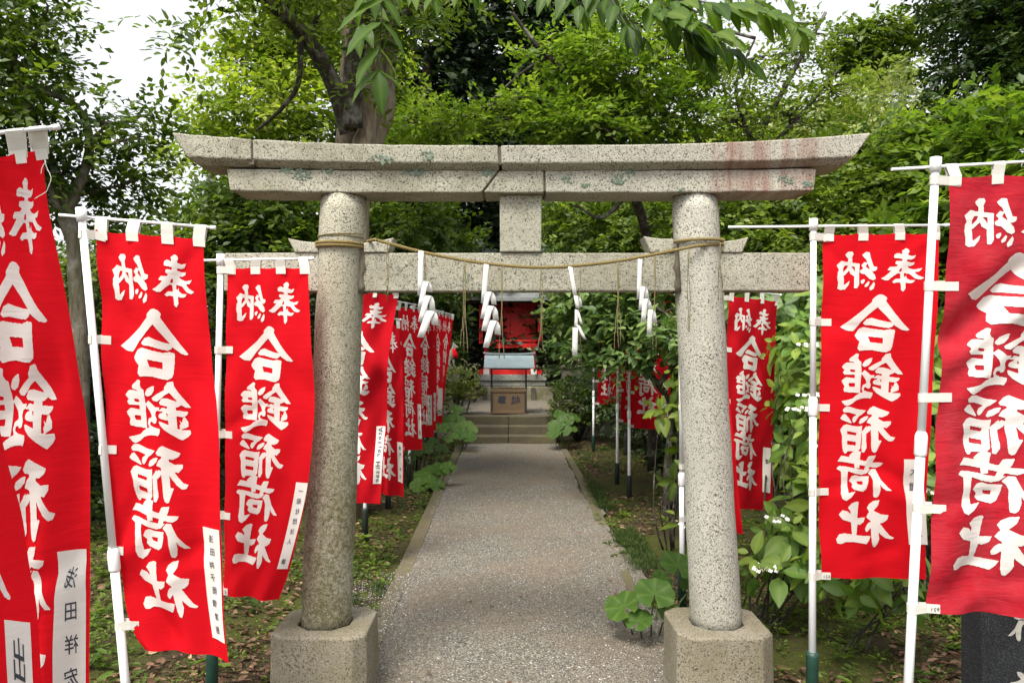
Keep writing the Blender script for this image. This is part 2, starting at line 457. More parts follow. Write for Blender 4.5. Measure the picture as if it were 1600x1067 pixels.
# ------------------------------------------------------------------ brush lettering
# outlines traced in three local frames; each maps to banner (u, v), u 0..1 across, v 0..1 down
BW_, BH_ = 174.0, 540.0
def _f1(x, y): return ((1290 + x*.225 - 1286)/BW_, (370 + y*.225 - 365)/BH_)
def _f2(x, y): return ((1290 + x*.2436 - 1286)/BW_, (610 + y*.2437 - 365)/BH_)
def _f3(x, y): return ((1318 + (x-135)*.190 - 1286)/BW_, (553 + (y-42)*.1729 - 365)/BH_)
def _f4(x, y): return ((1316 + (x-150)*.1714 - 1286)/BW_, (636 + (y-520)*.1922 - 365)/BH_)
def _pl(s): a = [float(q) for q in s.replace(' ', ',').split(',')]; return list(zip(a[0::2], a[1::2]))
GLYPH = {
'dedicate': (_f1, ["540,85 560,92 563,110 552,132 580,140 612,132 598,158 575,168 550,165 545,178 575,185 606,182 600,200 575,212 552,212 565,225 600,235 655,225 632,250 602,254 622,275 668,295 640,308 605,300 572,268 548,262 545,295 570,310 605,308 590,328 560,334 538,328 535,370 520,392 505,380 502,330 480,325 460,332 445,322 470,300 502,300 500,265 485,262 450,285 425,308 400,310 368,297 400,280 440,244 412,240 430,215 470,215 485,207 465,195 470,175 510,178 515,165 495,160 455,155 458,130 480,120 515,130 510,105"],
    ["498,232 512,230 505,252 490,252", "528,262 545,262 540,285 526,288"]),
'offer': (_f1, ["72,200 105,168 128,172 130,200 120,225 120,275 125,340 165,308 155,340 130,372 100,375 80,365 82,320 75,290 78,250 88,235",
    "110,172 150,178 190,185 228,190 230,215 190,212 150,205 115,205",
    "128,125 150,103 180,105 188,122 178,145 180,190 150,195 150,155 135,140",
    "155,190 180,205 158,242 122,278 118,252 143,225", "168,205 190,230 205,265 195,280 168,262 160,235",
    "195,195 232,195 228,260 228,340 212,365 192,362 192,300 200,250",
    "245,132 272,107 296,112 300,140 312,180 322,212 345,214 342,238 322,248 300,240 285,200 270,160 258,148",
    "260,180 283,186 270,212 288,226 305,240 330,270 338,298 320,310 295,300 265,265 238,262 232,240 255,225 240,205",
    "238,310 262,298 268,310 255,332 240,330", "262,345 290,312 298,322 288,348 268,358", "295,360 325,318 333,335 325,368 300,382"], []),
'unite': (_f1, ["320,440 350,412 372,406 385,440 375,480 355,497 300,545 245,600 215,640 195,660 150,658 105,632 180,575 250,520 318,458",
    "350,412 372,406 395,412 418,432 410,455 470,540 520,600 578,655 560,662 520,655 470,625 420,567 352,492",
    "260,608 285,578 318,568 360,582 410,595 450,602 465,618 455,632 430,642 380,635 320,622 275,620",
    "205,690 235,645 265,632 330,645 400,655 440,648 475,655 470,700 460,770 450,795 420,810 380,805 330,795 280,795 240,798 225,780 232,750 238,735 215,712"],
    ["300,698 345,705 395,710 392,748 340,740 312,738"]),
'hammer': (_f3, ["455,90 485,50 525,45 530,80 560,130 640,235 600,238 560,215 540,190 490,130 455,150 395,200 360,198 350,175 400,140 455,110",
    "405,205 430,175 470,172 530,190 560,200 575,215 545,235 520,240 480,235 415,224", "465,205 527,215 525,405 480,420 468,380 465,330",
    "395,268 430,240 470,250 530,258 616,268 600,295 570,310 530,303 480,292 440,276",
    "395,300 410,285 448,272 460,300 470,330 455,335 420,330 395,318", "540,330 560,350 570,315 585,305 608,345 605,380 570,395 545,402 540,375 552,355",
    "395,345 420,350 470,370 520,395 570,405 620,402 622,430 600,455 555,482 530,470 480,440 430,405 400,370",
    "205,80 250,45 270,50 265,90 275,110 292,120 295,230 292,300 290,402 245,402 243,320 240,240 245,140 225,120 195,118 188,100",
    "130,165 160,130 190,125 230,130 250,140 250,182 240,195 215,190 200,190 205,210 250,212 250,235 180,238 155,235 140,215 155,195",
    "133,290 165,260 200,262 250,270 250,315 200,312 190,320 200,345 250,348 250,397 200,398 155,390 150,370 158,340 140,310",
    "298,145 320,110 355,90 380,85 375,120 350,155 320,168 300,160",
    "293,225 320,195 340,210 370,240 408,240 400,265 375,275 370,300 380,330 375,360 350,365 340,350 325,355 320,375 350,390 400,400 400,425 385,455 350,450 300,455 260,470 225,500 185,522 160,510 135,475 180,465 230,450 260,420 290,403 312,395 300,365 310,330 340,315 330,280 310,250"], []),
'rice': (_f4, ["410,570 440,535 470,520 520,540 612,570 590,595 550,612 520,610 500,605 470,600 450,590 420,588",
    "410,655 430,620 455,605 510,620 560,645 630,642 625,670 590,700 540,690 500,682 455,670",
    "455,595 515,600 515,700 522,760 525,800 555,798 535,840 510,895 490,902 470,890 460,860 455,780 450,700",
    "515,680 553,688 590,730 630,765 675,775 655,805 620,808 580,785 540,745 512,715",
    "458,690 445,722 418,742 400,735 405,705 430,680", "366,730 400,692 418,678 412,740 412,800 418,860 395,898 370,895 366,850 372,790",
    "335,655 350,625 390,605 428,600 415,630 380,655 345,668",
    "175,550 200,525 240,522 320,545 405,555 370,585 340,600 320,620 300,650 280,655 268,635 275,610 310,590 280,582 240,572 185,570",
    "155,615 180,585 200,580 235,615 268,655 255,660 210,645 170,630",
    "158,710 185,675 215,665 280,680 330,685 370,680 365,740 362,800 358,865 330,892 310,890 270,885 230,885 225,900 205,905 190,885 180,840 175,760"],
    ["225,722 315,738 312,758 225,745", "228,800 312,812 312,840 228,830"]),
'load': (_f2, ["100,462 125,422 170,430 230,445 300,462 350,470 415,472 405,492 375,506 330,500 280,490 230,480 150,465",
    "175,425 200,400 240,394 258,398 252,440 248,505 215,505 210,470 185,440", "290,465 310,428 362,422 352,455 325,495 310,520 280,518 290,490",
    "93,508 110,488 145,490 200,500 250,512 290,515 330,512 300,540 265,548 220,540 170,522 120,522",
    "122,512 170,515 168,560 168,620 172,660 222,650 190,690 155,712 130,700 122,670 128,600",
    "178,585 195,555 220,547 260,557 318,557 312,600 298,640 275,655 250,650 210,640 195,625 200,605 190,595",
    "310,540 335,512 368,512 400,580 440,625 466,648 430,648 400,625 390,600 395,640 385,680 370,695 350,692 345,640 342,580 330,555"],
    ["232,588 275,590 272,612 238,606"]),
'shrine': (_f2, ["165,755 195,725 230,715 245,720 240,755 235,800 232,870 225,928 190,928 188,860 185,800 182,775",
    "105,800 130,770 165,778 200,810 235,822 290,820 280,850 250,868 230,862 185,848 130,832",
    "85,960 105,925 140,918 190,925 250,935 328,940 315,970 295,992 260,985 200,975 150,975 115,990 92,985",
    "305,760 320,735 350,715 390,708 380,745 350,778 335,790 320,785", "298,820 315,790 345,775 400,800 448,802 438,835 410,855 385,860 360,855 330,845",
    "330,840 385,845 382,900 388,960 380,985 362,1015 345,1012 335,980 330,920 328,870",
    "360,845 385,850 420,895 455,935 488,950 470,960 430,955 395,930 370,900", "335,850 335,880 310,910 295,915 288,895 300,870 320,850"], []),
}
def _inside(poly, X, Y):
    r = np.zeros(X.shape, bool); n = len(poly)
    for i in range(n):
        (x0, y0), (x1, y1) = poly[i], poly[(i+1) % n]
        if y0 == y1: continue
        c = (y0 > Y) != (y1 > Y)
        r ^= c & (X < (x1-x0)*(Y-y0)/(y1-y0) + x0)
    return r

def glyph_field(names, ss=4):
    """coverage of the lettering on a fine grid, lightly smoothed so corners go round like brush ends"""
    W, H = int(BW_*ss), int(BH_*ss)
    A = np.zeros((H, W))
    def fill(poly, val):
        xs = [p[0]*W for p in poly]; ys = [p[1]*H for p in poly]
        x0, x1 = max(0, int(min(xs))-1), min(W, int(max(xs))+2); y0, y1 = max(0, int(min(ys))-1), min(H, int(max(ys))+2)
        X, Y = np.meshgrid(np.arange(x0, x1)+.5, np.arange(y0, y1)+.5)
        m = _inside(list(zip(xs, ys)), X, Y)
        A[y0:y1, x0:x1][m] = val
    for nme in names:
        fr, add, sub = GLYPH[nme]
        for s in add: fill([fr(*p) for p in _pl(s)], 1.0)
        for s in sub: fill([fr(*p) for p in _pl(s)], 0.0)
    for _ in range(1):
        for ax in (0, 1):
            A = sum(np.roll(A, k, ax) for k in (-1, 0, 1)) / 3
    return A

def contour(A, step):
    """filled iso-contour of A at .5 sampled every `step`: verts in 0..1 and polygons"""
    H, W = A.shape
    G = A[::step, ::step]; h, w = G.shape
    verts, key, polys = [], {}, []
    def vert(k, x, y):
        if k not in key:
            key[k] = len(verts); verts.append((x*step/W, y*step/H))
        return key[k]
    full = (G[:-1,:-1] > .5) & (G[1:,:-1] > .5) & (G[:-1,1:] > .5) & (G[1:,1:] > .5)
    some = (G[:-1,:-1] > .5) | (G[1:,:-1] > .5) | (G[:-1,1:] > .5) | (G[1:,1:] > .5)
    for j in range(h-1):
        i = 0
        while i < w-1:
            if full[j, i]:
                e = i
                while e+1 < w-1 and full[j, e+1] and e+1-i < 4: e += 1
                polys.append((vert((i,j),i,j), vert((e+1,j),e+1,j), vert((e+1,j+1),e+1,j+1), vert((i,j+1),i,j+1)))
                i = e + 1; continue
            if some[j, i]:
                cs = [(i,j), (i+1,j), (i+1,j+1), (i,j+1)]; p = []
                for q in range(4):
                    a, b = cs[q], cs[(q+1) % 4]; ga, gb = G[a[1], a[0]], G[b[1], b[0]]
                    if ga > .5: p.append(vert(a, *a))
                    if (ga > .5) != (gb > .5):
                        t = (.5-ga)/(gb-ga); k = (a, b) if a < b else (b, a)
                        p.append(vert(k, a[0]+(b[0]-a[0])*t, a[1]+(b[1]-a[1])*t))
                if len(p) >= 3: polys.append(tuple(p))
            i += 1
    return np.array(verts), polys

ART = np.clip(glyph_field(list(GLYPH)) - .14, 0, 1)
ART_NEAR = contour(ART, 4)
ART_FAR = contour(ART, 8)

_fc = {}
def font_mesh(ch, bold=0.0):
    k = (ch, bold)
    if k not in _fc:
        cu = bpy.data.curves.new('glyph', 'FONT'); cu.body = ch; cu.size = 1.0; cu.offset = bold; cu.resolution_u = 3
        o = bpy.data.objects.new('glyph', cu); COL.objects.link(o)
        me = bpy.data.meshes.new_from_object(o.evaluated_get(bpy.context.evaluated_depsgraph_get()))
        v = np.array([q.co[:] for q in me.vertices]).reshape(-1, 3); f = [tuple(p.vertices) for p in me.polygons]
        bpy.data.objects.remove(o); bpy.data.curves.remove(cu); bpy.data.meshes.remove(me)
        if len(v):
            c = (v.min(0) + v.max(0))/2; v = v - c
        _fc[k] = (v, f)
    return _fc[k]

# ------------------------------------------------------------------ banners
def edge_fn(pts, Y):
    """an edge of the cloth from pixel points down its length and one depth"""
    P = spline([at(x, y, Y) for x, y in pts], 60)
    d = np.concatenate([[0], np.cumsum(np.linalg.norm(np.diff(P, axis=0), axis=1))]); d /= d[-1]
    return lambda v: np.stack([np.interp(v, d, P[:, k]) for k in range(3)], -1)

def banner(label, left, right, YL, YR, pole=None, YP=None, bar=None, tag_text=None, tag_uv=(.80, .96, .67, .90), mat='red_cloth',
           amp=.02, seed=1, tabs_v=(.012, .255, .505, .755, .982), near=True, number=None, socket=True, tag_size=.6, tag_rot=False,
           crossbar_px=None, pole_r=.0165, base_px=None, joint_v=.62, tag_dx=0.0, folds=(), stretch=0.0, group='red prayer banners lining the shrine path', tabs=True):
    q = random.Random(seed)
    eL, eR = edge_fn(left, YL), edge_fn(right, YR)
    ph = [q.uniform(0, 6.28) for _ in range(8)]; k1, k2 = q.uniform(.9, 1.5), q.uniform(1.6, 2.4)
    wdir = np.array([0, 1.0, 0])
    def P(u, v, off=0.0):
        u = np.asarray(u, float); v = np.asarray(v, float)
        ue = u + stretch*u*(1-u)      # cloth that turns away toward its pole
        base = eL(v)*(1-ue[..., None]) + eR(v)*ue[..., None]
        free = .18 + .82*u
        d = amp*(np.sin(2*PI*(k1*u + .22*v) + ph[0])*free*(.35 + .65*v)
                 + .55*np.sin(2*PI*(k2*u - .35*v) + ph[1])*(.4+.6*v)
                 + .35*np.sin(2*PI*(.6*u + 1.9*v) + ph[2])*free
                 + .14*np.sin(2*PI*(2.6*u + 3.7*v) + ph[3]) + .10*np.sin(2*PI*(4.1*u - 2.3*v) + ph[4])*np.exp(-v*3)
                 + .5*np.exp(-((v - .16 - .22*u)/.05)**2)*np.sin(ph[5]) + .45*np.exp(-((v - .62 + .3*u)/.07)**2)*np.sin(ph[6]))
        d = d + .006*np.sin(2*PI*5*v + ph[7])*np.exp(-u*9) 
        for fu0, fv0, fu1, fv1, fa, fw in folds:
            ax_, ay_ = (fu1-fu0)*.52, (fv1-fv0)*1.6; l_ = math.hypot(ax_, ay_); ax_, ay_ = ax_/l_, ay_/l_
            rx_, ry_ = (u-fu0)*.52, (v-fv0)*1.6; al = (rx_*ax_ + ry_*ay_)/l_; di = (-rx_*ay_ + ry_*ax_)/fw
            d = d + fa*(np.exp(-di**2) + .35*np.exp(-((di-1.9)/.8)**2)*-1)*np.clip(1.15 - np.abs(al*2-1)**3*1.15, 0, 1)
        sag = -.010*np.abs(np.sin(PI*3*u))*np.exp(-v*22)
        out = base.copy(); out[..., 1] += d - off; out[..., 2] += sag
        return out
    base = at(*base_px, YP) if base_px is not None else at(pole[1][0], pole[1][1], YP)
    origin = Vector((base.x, base.y, 0))
    th = empty('banner', origin, label, 'banner', group)
    # cloth
    nu, nv = (36, 110) if near else (20, 60)
    U, Vv = np.meshgrid(np.linspace(0, 1, nu+1), np.linspace(0, 1, nv+1))
    pts = P(U, Vv).reshape(-1, 3)
    i, j = np.meshgrid(np.arange(nu), np.arange(nv)); a = (j*(nu+1) + i).ravel()
    quads = np.stack([a, a+nu+1, a+nu+2, a+1], 1)
    cl = np_obj('cloth', pts, [quads], M[mat], th, smooth=True)
    # lettering
    gv, gf = ART_NEAR if near else ART_FAR
    np_obj('lettering', P(gv[:, 0], gv[:, 1], .0025), gf, M['letter'], cl, smooth=True)
    # paper name tag
    if tag_text is not None:
        u0, u1, v0, v1 = tag_uv
        n_ = 14
        Ut, Vt = np.meshgrid(np.linspace(0, 1, 5), np.linspace(0, 1, n_+1))
        uu = u0 + (u1-u0)*Ut + tag_dx*Vt; vv = v0 + (v1-v0)*Vt
        i, j = np.meshgrid(np.arange(4), np.arange(n_)); a = (j*5 + i).ravel()
        tv = list(P(uu, vv, .004).reshape(-1, 3)); tf = [tuple(q_) for q_ in np.stack([a, a+5, a+6, a+1], 1)]; nq = len(tf)
        if tag_text:
            n = len(tag_text); hv = (v1-v0)/(n+.6)
            wu_m = .52; hv_m = 1.6
            for kk, ch in enumerate(tag_text):
                if ch == ' ': continue
                v, f = font_mesh(ch, .008)
                if not len(v): continue
                s = tag_size*min(hv*hv_m, (u1-u0)*wu_m)*(1.25 if tag_rot else 1)
                x, y = v[:, 0]*s, v[:, 1]*s
                if tag_rot: x, y = y, -x
                r = q.uniform(-.1, .1); x, y = x*math.cos(r) - y*math.sin(r), x*math.sin(r) + y*math.cos(r)
                cv = v0 + hv*(kk + .8); tt = (cv - v0)/(v1-v0)
                uu = (u0+u1)/2 - x/wu_m + q.uniform(-.008, .008) + tag_dx*tt       # seen from the back: mirrored
                vv = cv - y/hv_m
                b = len(tv); tv += list(P(uu, vv, .0065)); tf += [tuple(b + w for w in ff) for ff in f]
        np_obj('name_tag', np.array(tv), tf, [M['paper'], M['ink']], cl, mat_idx=[0]*nq + [1]*(len(tf)-nq))
    # pole, joint collar, socket
    top, bot = at(*pole[0], YP), at(*pole[1], YP)
    dirn = (bot - top).normalized()
    foot = top + dirn*((0.03 - top.z)/dirn.z)
    m = MB()
    jt = top.lerp(foot, joint_v)
    m.tube([top, jt], pole_r*.86, 12); m.tube([jt, foot], pole_r, 12)
    pl = m.build('pole', M['pole'], th)
    m = MB(); m.tube([jt - dirn*.05, jt - dirn*.035, jt + dirn*.03, jt + dirn*.04], [pole_r*1.0, pole_r*1.32, pole_r*1.32, pole_r*1.05], 12)
    m.build('joint_collar', M['pole'], pl)
    m = MB(); m.tube([top - dirn*.018, top + dirn*.035], pole_r*1.2, 12); m.build('end_cap', M['pole'], pl)
    if socket:
        m = MB(); sdir = Vector((dirn.x*.4, 0, -1)).normalized()
        stop = foot - dirn*.24
        m.tube([stop, stop + sdir*.02, stop + sdir*.36], [pole_r*1.65, pole_r*1.65, pole_r*1.75], 14)
        m.build('ground_socket', M['socket' if socket is True else socket], th)
    # crossbar
    TL, TR = Vector(eL(np.array(0.0))), Vector(eR(np.array(0.0)))
    if crossbar_px:
        c0, c1 = at(*crossbar_px[0], YL), at(*crossbar_px[1], YR)
    else:
        d_ = TR - TL
        c0, c1 = TL - d_*.45 + Vector((0,0,.045)), TR + d_*.05 + Vector((0,0,.045))
    m = MB(); m.tube([c0, c1], .0058, 8); m.tube([c1 - (c1-c0).normalized()*.012, c1 + (c1-c0).normalized()*.008], .0085, 8)
    m.build('crossbar', M['pole'], th)
    if not tabs: return th
    # loops over the crossbar
    W_ = (TR - TL).length
    cu = .06
    for u in (.045, .345, .66, .965):
        p0 = Vector(P(np.array(u), np.array(.0)))
        fr = max(0, min(1, (p0 - c0).dot((c1-c0).normalized())/(c1-c0).length)); pb = c0.lerp(c1, fr)
        rings = []
        tx = (c1 - c0).normalized()*(.0225)
        lean = q.uniform(-.01, .01)
        pa = Vector(P(np.array(u), np.array(.022), .004))
        path = [pa, Vector((p0.x, pa.y - .001, p0.z)), Vector((pb.x + lean, pb.y - .008, pb.z)), Vector((pb.x+lean, pb.y, pb.z + .008)), Vector((pb.x+lean, pb.y + .008, pb.z)), Vector((p0.x, p0.y + .004, p0.z - .02))]
        m = MB(); m.smooth = True
        m.loft([[p - tx for p in path], [p + tx for p in path]], False, False, False)
        tb = m.build('loop', M['tab'], th)
        sm = tb.modifiers.new('thickness', 'SOLIDIFY'); sm.thickness = .0015
    # side loops round the pole
    for kk, v in enumerate(tabs_v):
        c = Vector(P(np.array(.0), np.array(v)))
        s = (c.z - top.z)/dirn.z; pc = top + dirn*s
        ext = Vector(P(np.array(.085), np.array(v), .004)); hh = .0165
        rr = pole_r*1.06
        ring = [Vector((pc.x + rr*math.cos(a_), pc.y + rr*math.sin(a_), 0)) for a_ in np.linspace(-PI/2, -3*PI/2, 9)]
        seq = [Vector((ext.x, ext.y, ext.z))] + [Vector((c.x, c.y - .004, c.z))] + [Vector((p.x, p.y, c.z*.35 + .65*c.z)) for p in ring] + [Vector((c.x, c.y + .004, c.z))]
        tilt = q.uniform(-.012, .004)
        seq = [Vector((p.x, p.y, p.z + tilt*(1 - i_/len(seq)))) for i_, p in enumerate(seq)]
        m = MB(); m.loft([[p + Vector((0,0,hh)) for p in seq], [p - Vector((0,0,hh)) for p in seq]], False, False, False)
        tb = m.build('loop', M['tab'], th)
        sm = tb.modifiers.new('thickness', 'SOLIDIFY'); sm.thickness = .0015
        if number and kk == len(tabs_v) - 1:
            Lv, Lf = [], []
            for n_, ch in enumerate(number):
                vv_, ff_ = font_mesh(ch, .01)
                b = len(Lv)
                for x, y, _ in vv_: Lv.append((ext.x - .008 - n_*.012 - x*.019, ext.y - .004, ext.z + tilt + y*.019))
                Lf += [tuple(b + w for w in f) for f in ff_]
            np_obj('number', np.array(Lv), Lf, M['ink'], tb)
    return th

# left row, nearest first
banner('nearest red banner at the far left edge, cut off by it, tag starting with 出', [(-190,-240),(-130,400),(-88,1085)],
       [(-75,-238),(-60,200),(-30,540),(2,700),(30,800),(44,880),(60,960),(70,1092)], 1.42, 1.62, ((-205,-260),(-85,1500)), 1.41, tag_text='出', tag_uv=(.60,.91,.910,1.0), amp=.012, seed=3, tag_size=1.0)
big_left = banner('large red banner second from the left edge with loose white threads at its top', [(-90,256),(-88,620),(-80,920),(-70,1195)],
       [(66,228),(78,330),(110,500),(135,690),(140,850),(137,1000),(133,1192)], 2.0, 2.28, ((-104,205),(-86,1180)), 2.0, tag_text='浅田祥宏', tag_uv=(.70,.955,.655,.905), amp=.020, seed=5,
       crossbar_px=((-140,221),(88,199)), tag_size=.62, stretch=.3, folds=((0,.45,.9,.36,.02,.06), (.3,.72,1,.66,.012,.03)))
m = MB()
for th_pts in ([(70, 250), (73, 262), (80, 278), (76, 291), (72, 300), (62, 306), (54, 311)], [(12, 258), (12, 270), (17, 276), (23, 286)], [(72, 252), (66, 262), (64, 272)]):
    m.tube([Vector(q) for q in spline([at(x_, y_, 2.215) for x_, y_ in th_pts], 16)], .0011, 4)
m.build('loose_thread', M['tab'], big_left)
banner('red banner on the leaning white pole with a long tag at its lower right edge', [(148,358),(156,460),(164,620),(172,760),(184,880),(212,985),(226,1012)],
       [(318,371),(324,470),(333,580),(345,680),(348,800),(352,940),(362,1030)], 3.08, 3.16, ((127,332),(200,1110)), 3.06, tag_text='浅田祥子雨情津樹', tag_uv=(.80,.985,.690,.955), amp=.022, seed=8,
       crossbar_px=((92,336),(334,356)), number='921', tag_size=.62, tabs_v=(.012,.26,.52,.755,.93), tag_dx=.0, folds=((0,.755,.30,.60,.022,.04), (0,.78,.42,1.0,.030,.07), (0,.02,.35,.16,.008,.03), (.95,.02,.6,.16,.008,.03), (.35,.80,.9,.72,.012,.035)))
banner('red banner right in front of the gate left pillar with a tilted name tag', [(356,417),(353,560),(351,740),(349,929)],
       [(481,416),(487,520),(491,600),(490,670),(478,780),(455,880),(434,938)], 3.72, 3.70, ((345,403),(330,1090)), 3.72, tag_text='一般社団法人 鎌', tag_uv=(.86,1.0,.640,.90), amp=.020, seed=12,
       crossbar_px=((316,407),(488,404)), number='574', tag_size=.6, tag_dx=-.03, folds=((0,.02,.3,.14,.006,.03), (1,.02,.7,.12,.006,.03), (0,.50,.5,.40,.009,.03), (.7,.62,.62,1.0,.018,.05), (0,.98,.4,.84,.010,.04)))
banner('red banner just behind the gate left pillar, tag with roman letters', [(513,456),(510,560),(512,680),(520,786)],
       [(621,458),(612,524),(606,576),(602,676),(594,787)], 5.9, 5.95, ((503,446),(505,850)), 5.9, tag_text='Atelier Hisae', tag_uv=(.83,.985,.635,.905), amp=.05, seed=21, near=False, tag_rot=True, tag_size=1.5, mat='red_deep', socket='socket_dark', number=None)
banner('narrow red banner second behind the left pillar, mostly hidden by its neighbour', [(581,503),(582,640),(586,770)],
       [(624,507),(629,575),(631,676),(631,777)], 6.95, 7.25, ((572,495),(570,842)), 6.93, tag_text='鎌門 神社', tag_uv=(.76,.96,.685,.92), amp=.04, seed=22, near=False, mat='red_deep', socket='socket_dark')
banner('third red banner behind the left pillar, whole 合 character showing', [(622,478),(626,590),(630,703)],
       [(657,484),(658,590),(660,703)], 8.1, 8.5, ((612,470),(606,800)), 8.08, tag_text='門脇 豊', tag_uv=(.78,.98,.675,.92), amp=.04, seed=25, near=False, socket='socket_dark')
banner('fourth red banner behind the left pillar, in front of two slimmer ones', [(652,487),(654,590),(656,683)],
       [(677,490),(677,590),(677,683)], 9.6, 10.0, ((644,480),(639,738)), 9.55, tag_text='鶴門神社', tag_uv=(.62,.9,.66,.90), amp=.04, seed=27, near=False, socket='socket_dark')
banner('fifth red banner behind the left pillar, a thin strip beside the fourth', [(664,489),(665,580),(665,672)],
       [(682,491),(682,580),(681,672)], 10.9, 11.3, ((655,484),(649,722)), 10.9, tag_text='鶴門豊', tag_uv=(.60,.95,.68,.92), amp=.04, seed=28, near=False, socket='socket_dark')
banner('sixth red banner of the left row, plain tag low at its edge', [(676,489),(676,580),(676,661)],
       [(692,491),(692,580),(691,661)], 12.0, 12.3, ((668,484),(664,706)), 12.0, tag_text='', tag_uv=(.55,.98,.68,.93), amp=.03, seed=31, near=False, socket='socket_dark')
banner('farthest red banner of the left row, tilted beside the fox statue', [(690,492),(689,560),(686,640)],
       [(708,496),(704,540),(696,600),(692,650)], 13.0, 13.1, ((684,487),(680,690)), 13.0, tag_text=None, amp=.03, seed=33, near=False, socket='socket_dark')
# right row, nearest first
banner('large faded red banner at the right frame edge with a shadowed diagonal fold', [(1483,274),(1476,430),(1464,640),(1455,800),(1446,956)],
       [(1706,268),(1704,500),(1690,800),(1672,966)], 2.91, 2.95, ((1462,254),(1418,1090)), 2.90, tag_text=None, mat='red_faded', amp=.030, seed=40,
       crossbar_px=((1393,265),(1720,246)), number='921', tabs_v=(.012,.252,.510,.757,.988), joint_v=.445, folds=((-.05,.41,.60,.19,.062,.05), (0,.51,.45,.33,.020,.04), (0,.757,.5,.72,.010,.03), (0,.99,.45,.86,.020,.05), (.2,.95,.8,.90,.010,.03), (.1,.62,.7,.55,.010,.03)))
banner('bright red banner in front of the right beam end, tag half behind a white pole', [(1287,365),(1284,500),(1281,620),(1280,770),(1284,902)],
       [(1468,362),(1464,500),(1456,650),(1448,760),(1447,905)], 3.68, 3.66, ((1271,348),(1269,1085)), 3.67, tag_text='大道 英史', tag_uv=(.775,.955,.655,.90), amp=.014, seed=44,
       crossbar_px=((1138,355),(1480,352)), number='521', tabs_v=(.012,.252,.505,.752,.988), joint_v=.385, tag_dx=.06, folds=((0,.02,.25,.13,.007,.025), (1,.02,.7,.14,.008,.03), (0,.252,.5,.30,.006,.03), (.45,.66,1.0,.76,.016,.04), (0,.75,.5,.70,.006,.03), (.3,.95,.8,.90,.006,.03)))
banner('dark red banner among the hydrangea leaves right of the gate right pillar', [(1139,461),(1136,560),(1134,680),(1132,790)],
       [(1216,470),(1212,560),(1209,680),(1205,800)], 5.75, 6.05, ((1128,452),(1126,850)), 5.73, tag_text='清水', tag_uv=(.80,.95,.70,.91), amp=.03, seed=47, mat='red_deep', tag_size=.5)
banner('red banner almost hidden behind the gate right pillar', [(1055,452),(1064,560),(1076,700),(1088,815)],
       [(1124,452),(1133,560),(1147,680),(1163,836)], 5.2, 5.25, ((1063,446),(1066,934)), 5.18, tag_text=None, amp=.02, seed=49, mat='red_cloth')
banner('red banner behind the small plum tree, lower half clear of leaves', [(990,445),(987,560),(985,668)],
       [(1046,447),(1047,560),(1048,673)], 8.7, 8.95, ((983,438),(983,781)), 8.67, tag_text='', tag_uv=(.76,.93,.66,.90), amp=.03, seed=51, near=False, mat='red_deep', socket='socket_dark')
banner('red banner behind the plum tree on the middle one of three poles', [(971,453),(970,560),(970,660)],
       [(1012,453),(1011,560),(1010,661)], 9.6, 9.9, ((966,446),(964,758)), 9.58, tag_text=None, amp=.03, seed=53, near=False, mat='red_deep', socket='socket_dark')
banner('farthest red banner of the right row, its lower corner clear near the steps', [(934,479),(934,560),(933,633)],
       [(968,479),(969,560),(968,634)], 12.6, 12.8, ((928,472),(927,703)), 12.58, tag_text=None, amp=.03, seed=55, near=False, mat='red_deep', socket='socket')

# ------------------------------------------------------------------ stone gate
GY = 3.90
gate = empty('torii_gate', (0.04, GY, 0), 'speckled granite gate with two pillars and two stacked lintels across the path', 'gate')
def zat(py, Y): return EYE - (py - CY)/F_PX*Y
def xat(px, Y): return (px - CX)/F_PX*Y

def beam(name, mat, xa, xb, prof, zf, n=14, bev=.006):
    """xa, xb: functions z -> x of the two end faces; prof: (y, z) outline; zf: lift of the outline at x"""
    m = MB(); rings = []
    for i in range(n+1):
        t = i/n; ring = []
        for k, (y, z) in enumerate(prof):
            x = xa(z)*(1-t) + xb(z)*t
            jx = .0022*math.sin(31*x + 7*z*9 + k*2.1) + .0015*math.sin(83*x + k)
            ring.append(Vector((x, y + jx, z + zf(x, z) + .0018*math.sin(47*x + k*1.7))))
        rings.append(ring)
    m.loft(rings, True, True, False)
    return m.build(name, mat, gate, bevel=bev)

# upper lintel: three stones, tips raised and cut on the slant
KY0, KY1 = 3.74, 4.06
kz_t, kz_b, kz_u = zat(227, KY0), zat(254, KY0), zat(263, KY0)
def klift(x, z):
    c = x - .04
    return .055*max(0, abs(c) - .35)**2 / (1.25**2) * (1.0 if z > kz_b + .01 else .55)
kprof = [(KY0, kz_t), (KY0 + .004, kz_b), (KY0 + .05, kz_u), (KY1 - .05, kz_u), (KY1, kz_b), (KY1, kz_t), ((KY0+KY1)/2, kz_t + .012)]
lt, lb = xat(268, KY0), xat(292, KY0); rt, rb = xat(1362, KY0), xat(1336, KY0)
def slant(t_, b_): return lambda z: t_ + (b_ - t_)*max(-.1, min(1.35, (kz_t - z)/(kz_t - kz_b)))
def vert(px, tilt=0, Y=KY0): return lambda z: xat(px, Y) + tilt*(kz_t - z)
beam('top_lintel', M['granite_lichen'], slant(lt, lb), vert(392, .02), kprof, klift)
beam('top_lintel', M['granite_lichen'], vert(394.5, .02), vert(778, .05), kprof, klift)
beam('top_lintel', M['granite_rust'], vert(782.5, .05), slant(rt, rb), kprof, klift)
